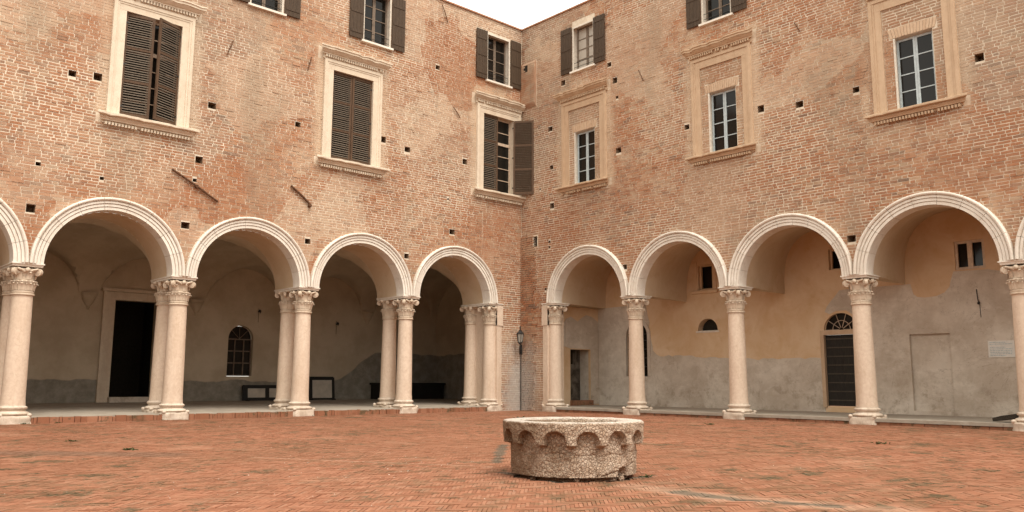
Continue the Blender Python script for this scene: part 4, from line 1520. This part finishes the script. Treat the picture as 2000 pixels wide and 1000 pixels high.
# ------------------------------------------------------------------ notice, display panels, timber
def make_notice():
    D = RD-.012
    o = thing('notice_board', (D, -14.17, 1.62), 'small white notice board fixed to the grey wall beside the right edge', 'sign')
    MB().box(FR, -14.47, -13.88, D-.022, D, 1.62, 2.03).build('board', 'paper', o)
    k = MB()
    rg = random.Random(2)
    for r in range(9):
        z = 1.985-r*.040
        if r in (2,): continue
        s = -13.92
        end = -14.43+(.16 if r in (0, 3, 8) else .02*rg.random())
        while s > end:
            L = rg.uniform(.015, .06)
            k.box(FR, max(end, s-L), s, D-.0235, D-.0222, z-.006, z+.006)
            s -= L+.012
    tag(k.build('print_lines', 'ink', o), kind='stuff')
make_notice()

def display(s0, s1, z1, sheets, label, rad=.0):
    D = LD
    zb = .245
    o = thing('display_panel', ((s0+s1)/2, D-.4, zb), label, 'panel')
    fm = MB()
    lean = .10
    def f2(s, d, z): return (s, D-.30+d+(z-zb)*lean, z)
    zs_ = [zb]+[v for p in sheets for v in p[2:]]
    za, zc_ = sheets[0][2], sheets[0][3]
    fm.box(f2, s0, s1, 0, .06, zb, za)
    fm.box(f2, s0, s1, 0, .06, zc_, z1-.03)
    fm.box(f2, s0+.04, s1-.04, 0, .06, z1-.03, z1)
    xs = [s0]+[v for p in sheets for v in p[:2]]+[s1]
    for a, b in zip(xs[::2], xs[1::2]): fm.box(f2, a, b, .001, .059, za, zc_)
    fm.build('frame', 'panel_black', o)
    for a, b, c, e in sheets: MB().box(f2, a, b, .02, .05, c, e).build('sheet', 'panel_pale', o)
    for s in (s0+.1, s1-.16): MB().box(Fr('L'), s, s+.06, D-.55, D-.05, zb-.005, zb+.05).build('foot', 'panel_black', o)
    return o
display(-6.48, -4.3, .81, [(-6.28, -5.60, .36, .69), (-5.45, -4.75, .36, .69)], 'long low black display panel with two pale sheets against the portico wall')
display(-3.95, -2.72, 1.13, [(-3.68, -2.83, .32, 1.0)], 'tall square black display panel with one torn pale sheet beside the paired columns')
def make_chest():
    o = thing('storage_bench', (.6, LD-.5, .2), 'long black bench in the dark far end of the left portico', 'bench')
    MB().box(FL, -.95, 2.2, LD-.85, LD-.1, .2, .82).build('body', 'panel_black', o)
    MB().box(FL, -1.0, 2.25, LD-.9, LD-.06, .822, .90).build('top', 'panel_black', o)
    for s in (-.9, .1, 1.1, 2.1): MB().box(FL, s-.04, s+.04, LD-.875, LD-.851, .22, .80).build('batten', 'panel_black', o)
make_chest()
def make_beam():
    a, b = Vector((.62, -14.62, .20)), Vector((.06, -15.80, .42))
    o = thing('timber_beam', tuple(a-Vector((0, 0, .05))), 'short blackened timber beam lying on the portico step at the right edge', 'beam')
    t = (b-a).normalized()
    n = t.cross(Vector((0, 0, 1))).normalized()
    u = n.cross(t)
    k = MB()
    def P(c, w_, h_): return [tuple(c+n*w_*x+u*h_*y) for x, y in ((-1, -1), (1, -1), (1, 1), (-1, 1))]
    sec = [P(a+(b-a)*f+Vector((0, 0, .004*sin(f*9))), .06*(.75+.25*min(1, f*8)), .048*(.7+.3*min(1, f*8))) for f in (0, .04, .2, .45, .7, 1)]
    vs = [p for s_ in sec for p in s_]
    fs = [(i*4+j, i*4+(j+1) % 4, (i+1)*4+(j+1) % 4, (i+1)*4+j) for i in range(5) for j in range(4)]+[(0, 1, 2, 3), (20, 21, 22, 23)]
    k.add(vs, fs)
    k.build('beam', 'timber', o)
    c = MB()
    c.tube([tuple(a+t*.1+n*.12-Vector((0, 0, .03))), tuple(b+n*.15-Vector((0, 0, .07)))], .012, 5)
    c.build('splinter', 'timber', o)
make_beam()

# ------------------------------------------------------------------ weeds and grit
def weed(x, y, z, r, n, label, seed):
    rg = random.Random(seed)
    mb = MB()
    for i in range(n):
        a = rg.uniform(0, 2*pi)
        L = r*rg.uniform(.25, .8)
        e = rg.uniform(.1, .8)
        w_ = r*rg.uniform(.05, .11)
        base = Vector((x+rg.gauss(0, .33)*r, y+rg.gauss(0, .33)*r, z))
        dr = Vector((cos(a)*cos(e), sin(a)*cos(e), sin(e)))
        sd_ = Vector((-sin(a), cos(a), 0))
        mid, tip = base+dr*L*.55, base+dr*L+Vector((0, 0, -.22*L))
        mb.add([tuple(base), tuple(mid+sd_*w_), tuple(tip), tuple(mid-sd_*w_)], [(0, 1, 2), (0, 2, 3)])
    o = mb.build('weed_tuft', 'weed')
    tag(o, label, 'weed', 'weeds growing in the court')
weed(-15.72, -8.78, .005, .13, 60, 'dark leafy weed tuft alone in the left part of the brick court', 1)
weed(-15.83, -6.39, .005, .10, 30, 'small flat weed between the lone tuft and the left portico', 2)
weed(-6.02, -15.06, .005, .14, 40, 'low weed on the brick court in front of the rightmost louvred door', 3)
weed(-3.04, -9.71, .005, .16, 30, 'thin upright weed growing right of the well near the step', 4)
weed(-15.14, -.13, .0, .12, 34, 'weed at the foot of the leftmost column, on its right side', 5)
weed(-14.45, -.13, .0, .11, 34, 'weed against the brick edge just right of the leftmost column', 6)
weed(-12.08, -.12, .0, .10, 26, 'weed at the plinth of the column pair beside the tall dark doorway', 7)
weed(-8.0, -.12, .0, .09, 22, 'tiny weed at the plinth of the second column pair', 8)
weed(-12.74, -15.6, .005, .09, 40, 'weed sprouting under the broken right foot of the well', 9)
weed(-4.42, -4.7, .005, .20, 40, 'low weed behind the left rim of the well, towards the corner', 10)

def grit():
    mb = MB()
    rg = random.Random(4)
    n = 0
    while n < 300:
        x, y = rg.uniform(-18, -1), rg.uniform(-18.5, -1)
        q = pix((x, y, 0))
        if q is None or not (-100 < q[0] < 2100 and q[1] < 1050): continue
        if rg.random() < .5: x, y = -13.2+rg.gauss(0, 2.2)-.8, -12.6+rg.gauss(0, 1.2)
        r = rg.uniform(.003, .008)*(1.6 if rg.random() < .1 else 1)
        a = rg.random()*6
        vs = [(x+r*cos(a+i*2*pi/5)*rg.uniform(.7, 1.2), y+r*sin(a+i*2*pi/5)*rg.uniform(.7, 1.2), .008) for i in range(5)]+[(x, y, .009+r*.5)]
        mb.add(vs, [(i, (i+1) % 5, 5) for i in range(5)])
        n += 1
    tag(mb.build('grit', 'pebble'), 'pale grit and crumbs of mortar scattered over the brick court', kind='stuff')
grit()
